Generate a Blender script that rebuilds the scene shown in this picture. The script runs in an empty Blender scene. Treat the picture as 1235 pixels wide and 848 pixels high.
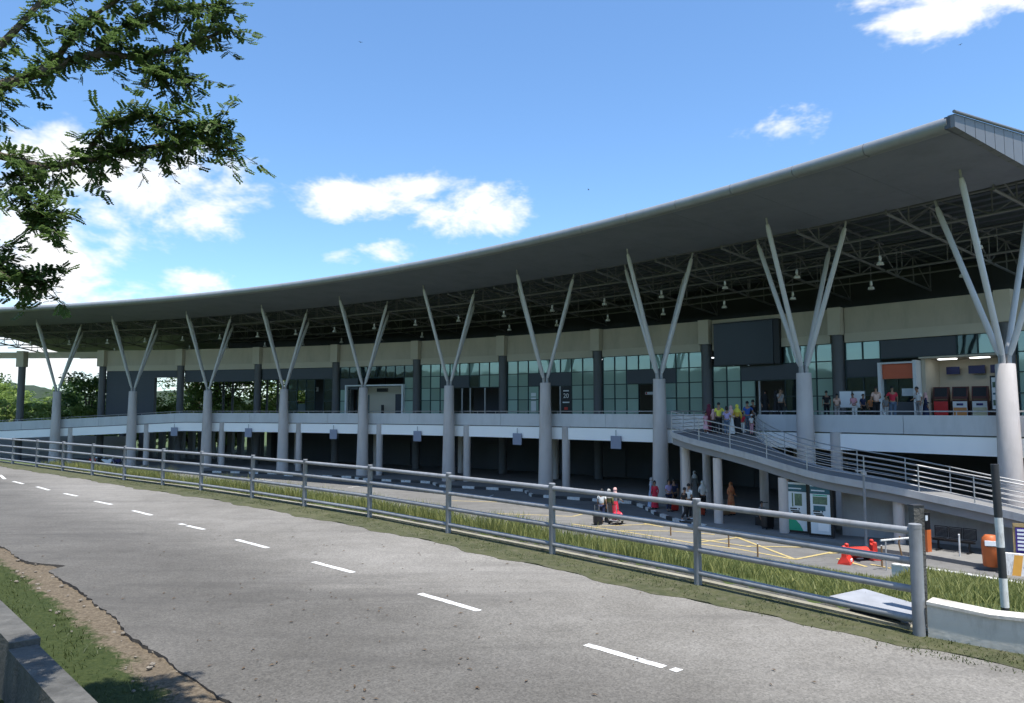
import bpy, math, random
import numpy as np
from mathutils import Vector, Matrix
R_ = math.radians
rng = np.random.default_rng(7); random.seed(7)
S = bpy.context.scene
COL = S.collection

# ---------------------------------------------------------------- camera, sky, sun, exposure
PITCH = .0795; FPX = 900.0
cd = bpy.data.cameras.new('camera'); cd.sensor_width = 36; cd.lens = 36*FPX/1235; cd.clip_start = .05; cd.clip_end = 6000
cam = bpy.data.objects.new('camera', cd); COL.objects.link(cam)
cam.location = (0, 0, 0); cam.rotation_euler = (math.pi/2+PITCH, 0, 0); S.camera = cam
SUN_EL, SUN_AZ = R_(73), R_(148)
sd = bpy.data.lights.new('sun', 'SUN'); sd.energy = 2.45; sd.angle = R_(.6); sd.color = (1, .96, .9)
sun = bpy.data.objects.new('sun', sd); COL.objects.link(sun)
sv = Vector((math.sin(SUN_AZ)*math.cos(SUN_EL), math.cos(SUN_AZ)*math.cos(SUN_EL), math.sin(SUN_EL)))
sun.rotation_euler = sv.to_track_quat('Z', 'Y').to_euler()
S.view_settings.view_transform = 'Standard'; S.view_settings.look = 'None'
S.view_settings.exposure = 1.74; S.view_settings.gamma = 1; S.view_settings.use_curve_mapping = False
S.cycles.max_bounces = 6; S.cycles.diffuse_bounces = 4; S.cycles.glossy_bounces = 2; S.cycles.transmission_bounces = 2; S.cycles.transparent_max_bounces = 12
S.cycles.use_adaptive_sampling = True; S.cycles.adaptive_threshold = .02
S.cycles.use_denoising = True

W = bpy.data.worlds.new('World'); S.world = W; W.use_nodes = True
def N(nt, t, **k):
    n = nt.nodes.new(t)
    for a, b in k.items():
        if a.startswith('i_'):
            key = a[2:]; n.inputs[int(key) if key.isdigit() else key.replace('_', ' ')].default_value = b
        else: setattr(n, a, b)
    return n
def math_n(nt, op, a, b=None, c=None, clamp=False):
    n = nt.nodes.new('ShaderNodeMath'); n.operation = op; n.use_clamp = clamp
    for i, x in enumerate((a, b, c)):
        if x is None: continue
        if isinstance(x, (int, float)): n.inputs[i].default_value = x
        else: nt.links.new(x, n.inputs[i])
    return n.outputs[0]
def px_dir(u, v):
    dx, dy = (u-617.5)/FPX, (424-v)/FPX; c, s = math.cos(PITCH), math.sin(PITCH)
    d = Vector((dx, c-dy*s, s+dy*c)).normalized(); return math.atan2(d.x, d.y), math.asin(d.z)
def build_world():
    nt = W.node_tree; nt.nodes.clear(); L = nt.links.new
    sky = N(nt, 'ShaderNodeTexSky', sky_type='NISHITA', sun_disc=False, sun_elevation=SUN_EL, sun_rotation=SUN_AZ,
            altitude=50, air_density=1.0, dust_density=.3, ozone_density=1.6)
    tc = N(nt, 'ShaderNodeTexCoord')
    sp = N(nt, 'ShaderNodeSeparateXYZ'); L(tc.outputs['Generated'], sp.inputs[0])
    az = math_n(nt, 'ARCTAN2', sp.outputs[0], sp.outputs[1]); el = math_n(nt, 'ARCSINE', sp.outputs[2])
    cv = N(nt, 'ShaderNodeCombineXYZ'); L(az, cv.inputs[0]); L(math_n(nt, 'MULTIPLY', el, 1.7), cv.inputs[1])
    n1 = N(nt, 'ShaderNodeTexNoise', i_Scale=7.5, i_Detail=5, i_Roughness=.62, i_Distortion=.35); L(cv.outputs[0], n1.inputs['Vector'])
    n2 = N(nt, 'ShaderNodeTexNoise', i_Scale=30., i_Detail=3, i_Roughness=.65); L(cv.outputs[0], n2.inputs['Vector'])
    blobs = [(1140, 2, 105, 44, 1), (420, 240, 88, 28, .9), (490, 234, 78, 30, .9), (570, 254, 92, 38, 1), (195, 225, 140, 72, 1), (90, 180, 90, 34, .8), (115, 268, 60, 34, .9),
             (45, 300, 115, 52, 1), (60, 352, 150, 34, .95), (232, 340, 52, 22, .9), (940, 158, 52, 22, .32), (410, 312, 26, 14, .6), (470, 302, 40, 16, .45),
             (290, 215, 40, 18, .5), (70, 440, 260, 46, .8)]
    acc = None
    ae = N(nt, 'ShaderNodeCombineXYZ'); L(az, ae.inputs[0]); L(el, ae.inputs[1])
    for u, v, ru, rv, k in blobs:
        a0, e0 = px_dir(u, v); sx, sy = FPX/ru, FPX/rv
        md = N(nt, 'ShaderNodeVectorMath', operation='MULTIPLY_ADD'); L(ae.outputs[0], md.inputs[0]); md.inputs[1].default_value = (sx, sy, 0); md.inputs[2].default_value = (-a0*sx, -e0*sy, 0)
        dt_ = N(nt, 'ShaderNodeVectorMath', operation='DOT_PRODUCT'); L(md.outputs[0], dt_.inputs[0]); L(md.outputs[0], dt_.inputs[1])
        m = math_n(nt, 'MULTIPLY_ADD', dt_.outputs['Value'], -k, k)
        acc = m if acc is None else math_n(nt, 'MAXIMUM', acc, m)
    # the rest of the sky carries the same kind of scattered clouds
    n3 = N(nt, 'ShaderNodeTexNoise', i_Scale=2.6, i_Detail=4, i_Roughness=.6); L(tc.outputs['Generated'], n3.inputs['Vector'])
    out = math_n(nt, 'GREATER_THAN', math_n(nt, 'MAXIMUM', math_n(nt, 'ABSOLUTE', az), math_n(nt, 'MULTIPLY', el, 1.15)), .85)
    gen = math_n(nt, 'SUBTRACT', math_n(nt, 'MULTIPLY', math_n(nt, 'MULTIPLY', math_n(nt, 'SUBTRACT', n3.outputs[0], .53), 7.), out), math_n(nt, 'MULTIPLY', math_n(nt, 'SUBTRACT', 1.0, out), 3.))
    acc = math_n(nt, 'MAXIMUM', math_n(nt, 'MAXIMUM', acc, -1.2), gen)
    nn = math_n(nt, 'ADD', math_n(nt, 'MULTIPLY', math_n(nt, 'SUBTRACT', n1.outputs[0], .5), 3.6), math_n(nt, 'MULTIPLY', math_n(nt, 'SUBTRACT', n2.outputs[0], .5), 1.1))
    dens = math_n(nt, 'ADD', acc, nn)
    mr = N(nt, 'ShaderNodeMapRange', interpolation_type='SMOOTHSTEP'); mr.inputs[1].default_value = .15; mr.inputs[2].default_value = 1.15
    L(dens, mr.inputs[0])
    # thicker cores a little greyer
    mr2 = N(nt, 'ShaderNodeMapRange', interpolation_type='SMOOTHSTEP'); mr2.inputs[1].default_value = .8; mr2.inputs[2].default_value = 2.6
    mr2.inputs[3].default_value = 1.; mr2.inputs[4].default_value = .86; L(dens, mr2.inputs[0])
    hs = N(nt, 'ShaderNodeMix', data_type='RGBA', blend_type='MULTIPLY'); hs.inputs[0].default_value = 1; hs.inputs[7].default_value = (.60, .77, .90, 1); L(sky.outputs[0], hs.inputs[6])
    cc = N(nt, 'ShaderNodeMix', data_type='RGBA', blend_type='MULTIPLY'); cc.inputs[0].default_value = 1
    cc.inputs[6].default_value = (4.3, 4.35, 4.45, 1)
    gg = N(nt, 'ShaderNodeCombineColor'); [L(mr2.outputs[0], gg.inputs[i]) for i in range(3)]; L(gg.outputs[0], cc.inputs[7])
    mx = N(nt, 'ShaderNodeMix', data_type='RGBA'); L(mr.outputs[0], mx.inputs[0]); L(hs.outputs[2], mx.inputs[6]); L(cc.outputs[2], mx.inputs[7])
    bg = N(nt, 'ShaderNodeBackground', i_Strength=.08); L(mx.outputs[2], bg.inputs['Color'])
    o = N(nt, 'ShaderNodeOutputWorld'); L(bg.outputs[0], o.inputs[0])
build_world()
W.cycles.sampling_method = 'MANUAL'; W.cycles.sample_map_resolution = 512

# ---------------------------------------------------------------- materials
MATS = {}
def mat(name, col, rough=.7, var=.12, scale=3., bump=0., bscale=None, metal=0., spec=.4, col2=None, detail=6, emit=0., dirt=None, stretch=None):
    """procedural surface: colour varied by two noises in world space, fine bump"""
    if name in MATS: return MATS[name]
    m = bpy.data.materials.new(name); m.use_nodes = True; nt = m.node_tree; L = nt.links.new
    b = nt.nodes['Principled BSDF']; b.inputs['Roughness'].default_value = rough; b.inputs['Metallic'].default_value = metal
    b.inputs['Specular IOR Level'].default_value = spec
    g = N(nt, 'ShaderNodeNewGeometry'); vec = g.outputs['Position']
    if stretch:
        mp = N(nt, 'ShaderNodeMapping'); mp.inputs['Scale'].default_value = stretch; L(vec, mp.inputs[0]); vec = mp.outputs[0]
    n1 = N(nt, 'ShaderNodeTexNoise', i_Scale=scale, i_Detail=detail, i_Roughness=.6); L(vec, n1.inputs['Vector'])
    n2 = N(nt, 'ShaderNodeTexNoise', i_Scale=scale*.13, i_Detail=3, i_Roughness=.5); L(vec, n2.inputs['Vector'])
    s = math_n(nt, 'ADD', math_n(nt, 'MULTIPLY', n1.outputs[0], .6), math_n(nt, 'MULTIPLY', n2.outputs[0], .4))
    mr = N(nt, 'ShaderNodeMapRange'); mr.inputs[1].default_value = .3; mr.inputs[2].default_value = .7; L(s, mr.inputs[0])
    c = Vector(col[:3]); c2 = Vector(col2[:3]) if col2 else c*(1+var)
    c1 = c if col2 else c*(1-var)
    mx = N(nt, 'ShaderNodeMix', data_type='RGBA'); L(mr.outputs[0], mx.inputs[0])
    mx.inputs[6].default_value = (*c1, 1); mx.inputs[7].default_value = (*c2, 1)
    colout = mx.outputs[2]
    if dirt:
        n4 = N(nt, 'ShaderNodeTexNoise', i_Scale=dirt[1], i_Detail=8, i_Roughness=.7)
        mp2 = N(nt, 'ShaderNodeMapping'); mp2.inputs['Scale'].default_value = (1, 1, .25); L(g.outputs['Position'], mp2.inputs[0]); L(mp2.outputs[0], n4.inputs['Vector'])
        r4 = N(nt, 'ShaderNodeMapRange'); r4.inputs[1].default_value = .48; r4.inputs[2].default_value = .72; r4.inputs[4].default_value = dirt[2]; L(n4.outputs[0], r4.inputs[0])
        m4 = N(nt, 'ShaderNodeMix', data_type='RGBA'); L(r4.outputs[0], m4.inputs[0]); L(colout, m4.inputs[6]); m4.inputs[7].default_value = (*dirt[0], 1); colout = m4.outputs[2]
    L(colout, b.inputs['Base Color'])
    if bump:
        n3 = N(nt, 'ShaderNodeTexNoise', i_Scale=bscale or scale*6, i_Detail=4); L(vec, n3.inputs['Vector'])
        bp = N(nt, 'ShaderNodeBump', i_Strength=bump, i_Distance=.02); L(n3.outputs[0], bp.inputs['Height']); L(bp.outputs[0], b.inputs['Normal'])
    if emit:
        L(colout, b.inputs['Emission Color']); b.inputs['Emission Strength'].default_value = emit
    MATS[name] = m; return m
def leafmat(name, c1, c2, trans=.35, scale=1.2):
    m = bpy.data.materials.new(name); m.use_nodes = True; nt = m.node_tree; L = nt.links.new
    b = nt.nodes['Principled BSDF']; b.inputs['Roughness'].default_value = .55; b.inputs['Specular IOR Level'].default_value = .3
    g = N(nt, 'ShaderNodeNewGeometry'); oi = N(nt, 'ShaderNodeObjectInfo')
    n1 = N(nt, 'ShaderNodeTexNoise', i_Scale=scale, i_Detail=5); L(g.outputs['Position'], n1.inputs['Vector'])
    f = math_n(nt, 'ADD', math_n(nt, 'MULTIPLY', n1.outputs[0], .7), math_n(nt, 'MULTIPLY', math_n(nt, 'ADD', g.outputs['Random Per Island'], math_n(nt, 'MULTIPLY', oi.outputs['Random'], .6)), .3))
    mr = N(nt, 'ShaderNodeMapRange'); mr.inputs[1].default_value = .3; mr.inputs[2].default_value = .8; L(f, mr.inputs[0])
    mx = N(nt, 'ShaderNodeMix', data_type='RGBA'); L(mr.outputs[0], mx.inputs[0]); mx.inputs[6].default_value = (*c1, 1); mx.inputs[7].default_value = (*c2, 1)
    L(mx.outputs[2], b.inputs['Base Color'])
    t = N(nt, 'ShaderNodeBsdfTranslucent'); L(mx.outputs[2], t.inputs['Color'])
    ms = N(nt, 'ShaderNodeMixShader'); ms.inputs[0].default_value = trans; L(b.outputs[0], ms.inputs[1]); L(t.outputs[0], ms.inputs[2])
    L(ms.outputs[0], nt.nodes['Material Output'].inputs[0]); MATS[name] = m; return m
def glassmat(name, tint, body, bodyfac, refl):
    m = bpy.data.materials.new(name); m.use_nodes = True; nt = m.node_tree; L = nt.links.new
    nt.nodes.remove(nt.nodes['Principled BSDF'])
    tr = N(nt, 'ShaderNodeBsdfTransparent'); tr.inputs[0].default_value = (*tint, 1)
    df = N(nt, 'ShaderNodeBsdfDiffuse'); oi = N(nt, 'ShaderNodeObjectInfo'); vm = N(nt, 'ShaderNodeVectorMath', operation='SCALE'); vm.inputs[0].default_value = body
    L(math_n(nt, 'MULTIPLY_ADD', oi.outputs['Random'], .5, .7), vm.inputs['Scale']); L(vm.outputs[0], df.inputs[0])
    gl = N(nt, 'ShaderNodeBsdfGlossy'); gl.inputs['Roughness'].default_value = .03; gl.inputs[0].default_value = (.85, 1, .95, 1)
    g = N(nt, 'ShaderNodeNewGeometry'); n = N(nt, 'ShaderNodeTexNoise', i_Scale=.55, i_Detail=2); L(g.outputs['Position'], n.inputs['Vector'])
    bp = N(nt, 'ShaderNodeBump', i_Strength=.06, i_Distance=.08); L(n.outputs[0], bp.inputs['Height']); L(bp.outputs[0], gl.inputs['Normal'])
    fr = N(nt, 'ShaderNodeFresnel', i_IOR=1.5)
    fac = math_n(nt, 'ADD', math_n(nt, 'MULTIPLY', fr.outputs[0], .9), refl, clamp=True)
    m1 = N(nt, 'ShaderNodeMixShader'); m1.inputs[0].default_value = bodyfac; L(tr.outputs[0], m1.inputs[1]); L(df.outputs[0], m1.inputs[2])
    m2 = N(nt, 'ShaderNodeMixShader'); L(fac, m2.inputs[0]); L(m1.outputs[0], m2.inputs[1]); L(gl.outputs[0], m2.inputs[2])
    L(m2.outputs[0], nt.nodes['Material Output'].inputs[0]); MATS[name] = m; return m
def asphalt(name, base, light, patch, crackamt=.5, speck=.5, lane=False):
    m = bpy.data.materials.new(name); m.use_nodes = True; nt = m.node_tree; L = nt.links.new
    b = nt.nodes['Principled BSDF']; b.inputs['Roughness'].default_value = .88; b.inputs['Specular IOR Level'].default_value = .25
    g = N(nt, 'ShaderNodeNewGeometry'); P = g.outputs['Position']
    big = N(nt, 'ShaderNodeTexNoise', i_Scale=.16, i_Detail=5, i_Roughness=.6); L(P, big.inputs['Vector'])
    mid = N(nt, 'ShaderNodeTexNoise', i_Scale=1.6, i_Detail=6, i_Roughness=.65); L(P, mid.inputs['Vector'])
    fine = N(nt, 'ShaderNodeTexVoronoi', i_Scale=55.); L(P, fine.inputs['Vector'])
    fine2 = N(nt, 'ShaderNodeTexNoise', i_Scale=90., i_Detail=3); L(P, fine2.inputs['Vector'])
    r = N(nt, 'ShaderNodeMapRange'); r.inputs[1].default_value = .36; r.inputs[2].default_value = .64
    L(math_n(nt, 'ADD', math_n(nt, 'MULTIPLY', big.outputs[0], .6), math_n(nt, 'MULTIPLY', mid.outputs[0], .4)), r.inputs[0])
    mx = N(nt, 'ShaderNodeMix', data_type='RGBA'); L(r.outputs[0], mx.inputs[0]); mx.inputs[6].default_value = (*base, 1); mx.inputs[7].default_value = (*light, 1)
    # aggregate specks
    rs = N(nt, 'ShaderNodeMapRange'); rs.inputs[1].default_value = .25; rs.inputs[2].default_value = .8; rs.inputs[3].default_value = 1-speck*.5; rs.inputs[4].default_value = 1+speck*.5
    L(math_n(nt, 'ADD', math_n(nt, 'MULTIPLY', fine2.outputs[0], .6), math_n(nt, 'MULTIPLY', fine.outputs['Color'], .4)), rs.inputs[0])
    cg = N(nt, 'ShaderNodeCombineColor'); [L(rs.outputs[0], cg.inputs[i]) for i in range(3)]
    m2 = N(nt, 'ShaderNodeMix', data_type='RGBA', blend_type='MULTIPLY'); m2.inputs[0].default_value = 1; L(mx.outputs[2], m2.inputs[6]); L(cg.outputs[0], m2.inputs[7])
    # worn dark tracks and oil patches
    mpn = N(nt, 'ShaderNodeMapping'); mpn.inputs['Rotation'].default_value = (0, 0, R_(45)); mpn.inputs['Scale'].default_value = (.16, 1.1, 1); L(P, mpn.inputs[0])
    st = N(nt, 'ShaderNodeTexNoise', i_Scale=1.3, i_Detail=7, i_Roughness=.7); L(mpn.outputs[0], st.inputs['Vector'])
    r3 = N(nt, 'ShaderNodeMapRange'); r3.inputs[1].default_value = .5; r3.inputs[2].default_value = .72; r3.inputs[4].default_value = .75; L(st.outputs[0], r3.inputs[0])
    m3 = N(nt, 'ShaderNodeMix', data_type='RGBA'); L(r3.outputs[0], m3.inputs[0]); L(m2.outputs[2], m3.inputs[6]); m3.inputs[7].default_value = (*patch, 1)
    src3 = m3.outputs[2]
    if lane:                                             # near lane darkened in place of tree shade, along with wear
        dt = N(nt, 'ShaderNodeVectorMath', operation='DOT_PRODUCT'); L(P, dt.inputs[0]); dt.inputs[1].default_value = (.707, .707, 0)
        ln = N(nt, 'ShaderNodeTexNoise', i_Scale=.5, i_Detail=6, i_Roughness=.65); L(mpn.outputs[0], ln.inputs['Vector'])
        vv = math_n(nt, 'ADD', dt.outputs['Value'], math_n(nt, 'MULTIPLY', math_n(nt, 'SUBTRACT', ln.outputs[0], .5), 3.2))
        lr = N(nt, 'ShaderNodeMapRange', interpolation_type='SMOOTHSTEP'); lr.inputs[1].default_value = 4.2; lr.inputs[2].default_value = 6.6; lr.inputs[3].default_value = .58; lr.inputs[4].default_value = 1.; L(vv, lr.inputs[0])
        cl_ = N(nt, 'ShaderNodeCombineColor'); [L(lr.outputs[0], cl_.inputs[i]) for i in range(3)]
        ml = N(nt, 'ShaderNodeMix', data_type='RGBA', blend_type='MULTIPLY'); ml.inputs[0].default_value = 1; L(src3, ml.inputs[6]); L(cl_.outputs[0], ml.inputs[7]); src3 = ml.outputs[2]
    # hairline cracks
    wn = N(nt, 'ShaderNodeTexNoise', i_Scale=.9, i_Detail=5); L(P, wn.inputs['Vector'])
    va = N(nt, 'ShaderNodeVectorMath', operation='ADD'); L(P, va.inputs[0]); L(wn.outputs['Color'], va.inputs[1])
    vc = N(nt, 'ShaderNodeTexVoronoi', feature='DISTANCE_TO_EDGE', i_Scale=.33); L(va.outputs[0], vc.inputs['Vector'])
    ck = N(nt, 'ShaderNodeMapRange'); ck.inputs[1].default_value = .002; ck.inputs[2].default_value = .009; ck.inputs[3].default_value = crackamt; ck.inputs[4].default_value = 0; L(vc.outputs['Distance'], ck.inputs[0])
    m4 = N(nt, 'ShaderNodeMix', data_type='RGBA'); L(ck.outputs[0], m4.inputs[0]); L(src3, m4.inputs[6]); m4.inputs[7].default_value = (.035, .033, .03, 1)
    L(m4.outputs[2], b.inputs['Base Color'])
    bp = N(nt, 'ShaderNodeBump', i_Strength=.35, i_Distance=.006); L(fine2.outputs[0], bp.inputs['Height']); L(bp.outputs[0], b.inputs['Normal'])
    MATS[name] = m; return m

M = dict(
 road=asphalt('road_asphalt', (.14, .13, .113), (.215, .202, .18), (.10, .093, .083), .1, .75, True),
 plaza=asphalt('plaza_asphalt', (.115, .113, .108), (.175, .172, .165), (.08, .079, .077), .3, .35),
 grassland=mat('grass_ground', (.03, .05, .012), .95, scale=1.5, col2=(.075, .105, .03), bump=.6),
 moss=mat('moss_verge', (.03, .038, .011), .95, scale=9., col2=(.085, .085, .036), bump=.9, bscale=70, dirt=((.13, .115, .08), 7., .6)),
 dirt=mat('dirt', (.22, .16, .105), .95, scale=5., col2=(.36, .29, .21), bump=.7, bscale=50),
 conc=mat('concrete', (.3, .295, .28), .85, scale=4., var=.22, bump=.25, dirt=((.07, .068, .06), 2.5, .75)),
 concdark=mat('stained_concrete', (.085, .082, .074), .95, scale=7., var=.4, bump=.8, dirt=((.022, .022, .019), 2.6, .9)),
 whitewall=mat('painted_white_wall', (.5, .475, .42), .8, scale=3., var=.14, bump=.2, dirt=((.17, .15, .12), 2.2, .85)),
 whitep=mat('white_paint', (.62, .615, .59), .75, var=.12, scale=14., dirt=((.2, .19, .17), 16., 1.)),
 yellowp=mat('yellow_paint', (.42, .33, .14), .75, var=.15, scale=8., dirt=((.16, .15, .13), 5., .8)),
 blackp=mat('black_paint', (.035, .035, .037), .6, var=.2, scale=8.),
 paving=mat('pavement', (.17, .165, .155), .85, scale=2., var=.2, bump=.15),
 colgrey=mat('column_grey_paint', (.5, .455, .43), .6, var=.06, scale=1.2, dirt=((.28, .25, .23), 1.0, .6)),
 strut=mat('strut_paint', (.5, .5, .5), .45, var=.05, scale=2.),
 capm=mat('bracket_paint', (.33, .33, .33), .5, var=.08, scale=4.),
 parapet=mat('parapet_paint', (.54, .55, .56), .6, var=.05, scale=.8, dirt=((.34, .35, .35), .9, .45)),
 whiteb=mat('white_beam_paint', (.93, .92, .9), .6, var=.03, scale=1.),
 beige=mat('beige_plaster', (.5, .435, .335), .8, var=.06, scale=.9, dirt=((.3, .27, .21), .7, .5)),
 beigel=mat('pale_beige_plaster', (.55, .49, .385), .8, var=.05, scale=1.),
 ramp=mat('ramp_concrete', (.36, .36, .365), .75, var=.1, scale=2., dirt=((.2, .2, .2), 1.5, .6)),
 dcol=mat('dark_grey_column_paint', (.12, .12, .125), .55, var=.06, scale=2.),
 spandrel=mat('charcoal_cladding', (.06, .066, .078), .45, var=.06, scale=1.5),
 mull=mat('dark_green_aluminium', (.012, .03, .032), .4, var=.1, scale=3.),
 galv=mat('galvanised_pipe', (.24, .25, .26), .55, var=.16, scale=7., metal=.15, dirt=((.13, .12, .11), 6., .6)),
 steel=mat('stainless_rail', (.38, .38, .38), .45, var=.06, scale=5., metal=.4),
 nose=mat('roof_edge_metal', (.26, .27, .28), .45, var=.08, scale=1.5, metal=.3, dirt=((.2, .2, .2), 1.4, .6)),
 soffit=mat('soffit_grey', (.17, .182, .225), .6, var=.08, scale=.8, dirt=((.115, .122, .15), .5, .6)),
 endpanel=mat('seam_cladding', (.17, .175, .185), .45, var=.05, scale=2., metal=.25),
 roofd=mat('roof_sheet_underside', (.11, .123, .155), .5, var=.1, scale=1.5, metal=.2),
 truss=mat('truss_paint', (.2, .2, .21), .5, var=.08, scale=2.),
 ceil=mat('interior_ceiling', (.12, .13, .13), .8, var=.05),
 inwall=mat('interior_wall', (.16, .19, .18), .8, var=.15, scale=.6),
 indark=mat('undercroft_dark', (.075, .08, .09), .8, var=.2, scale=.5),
 floor=mat('tile_floor', (.27, .26, .25), .35, var=.08, scale=2.),
 deckroad=mat('deck_surface', (.17, .17, .17), .85, var=.12, scale=2.),
 orange=mat('orange_signboard', (.62, .13, .055), .45, var=.05, scale=2.),
 orangeb=mat('orange_plastic', (.5, .12, .03), .5, var=.12, scale=4., dirt=((.25, .09, .04), 5., .6)),
 redp=mat('red_plastic', (.55, .035, .022), .45, var=.15, scale=5., dirt=((.32, .06, .045), 4., .6)),
 screen=mat('led_screen', (.02, .024, .03), .3, var=.06, scale=1.),
 black=mat('matt_black', (.012, .012, .014), .4, var=.2, scale=6.),
 bluescreen=mat('blue_display', (.02, .02, .09), .3, var=.3, scale=3.),
 purple=mat('purple_display', (.06, .03, .22), .35, var=.15, scale=3.),
 white=mat('white_sheet', (.72, .74, .75), .5, var=.05, scale=4.),
 frost=mat('poster_pale', (.55, .6, .63), .4, var=.08, scale=4.),
 teal=mat('poster_teal', (.03, .1, .13), .35, var=.1, scale=6.),
 green=mat('poster_green', (.01, .3, .17), .35, var=.1, scale=5.),
 pic=mat('poster_picture', (.02, .035, .04), .4, scale=11., col2=(.16, .24, .14)),
 wood=mat('brown_wood', (.2, .12, .06), .6, var=.2, scale=5.),
 kred=mat('kiosk_red', (.55, .02, .02), .35, var=.06), kbrown=mat('kiosk_brown', (.10, .025, .018), .4, var=.1), kcream=mat('kiosk_cream', (.6, .55, .36), .45, var=.05),
 korange=mat('kiosk_orange', (.6, .25, .07), .45, var=.2, scale=7.),
 signgrey=mat('sign_grey_panel', (.24, .26, .34), .5, var=.04),
 tan=mat('tan_panel', (.42, .3, .14), .6, var=.1),
 bark=mat('bark', (.11, .085, .06), .9, scale=6., var=.3, bump=.8, bscale=25),
 skin=mat('skin_tone', (.30, .165, .10), .55, var=.05, scale=9.), hair=mat('black_hair', (.012, .01, .009), .5, var=.2, scale=30.),
 litpanel=mat('lit_ceiling_panel', (.9, .95, 1.), .5, var=0., emit=1.2),
 lampw=mat('lamp_aluminium', (.6, .6, .6), .35, var=.05, metal=.5), lampglass=mat('lamp_diffuser', (.75, .75, .72), .4, var=.03),
 hill=mat('hill_woods', (.012, .024, .014), .95, scale=.2, col2=(.034, .052, .028), bump=.8, bscale=.4),
)
M['glass'] = glassmat('teal_glass', (.36, .58, .52), (.4, .56, .5), .74, .09)
M['glassd'] = glassmat('dark_glass', (.25, .33, .33), (.03, .05, .055), .5, .03)
M['leaf'] = leafmat('near_leaf', (.035, .07, .02), (.125, .19, .055), .5, 5.)
M['leaff'] = leafmat('tree_leaf', (.10, .17, .04), (.25, .34, .09), .5, .25)
M['leafd'] = leafmat('dark_tree_leaf', (.045, .09, .028), (.14, .21, .055), .5, .25)
M['leafl'] = leafmat('pale_tree_leaf', (.13, .2, .05), (.3, .37, .11), .5, .25)
M['blade'] = leafmat('grass_blade', (.06, .09, .02), (.29, .29, .10), .4, 1.3)
M['bladed'] = leafmat('short_grass_blade', (.02, .038, .009), (.085, .105, .032), .3, 1.5)
def cloth(name, c, c2=None, scale=3.): return mat('cloth_'+name, c, .85, var=.14, scale=scale, col2=c2)

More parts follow.
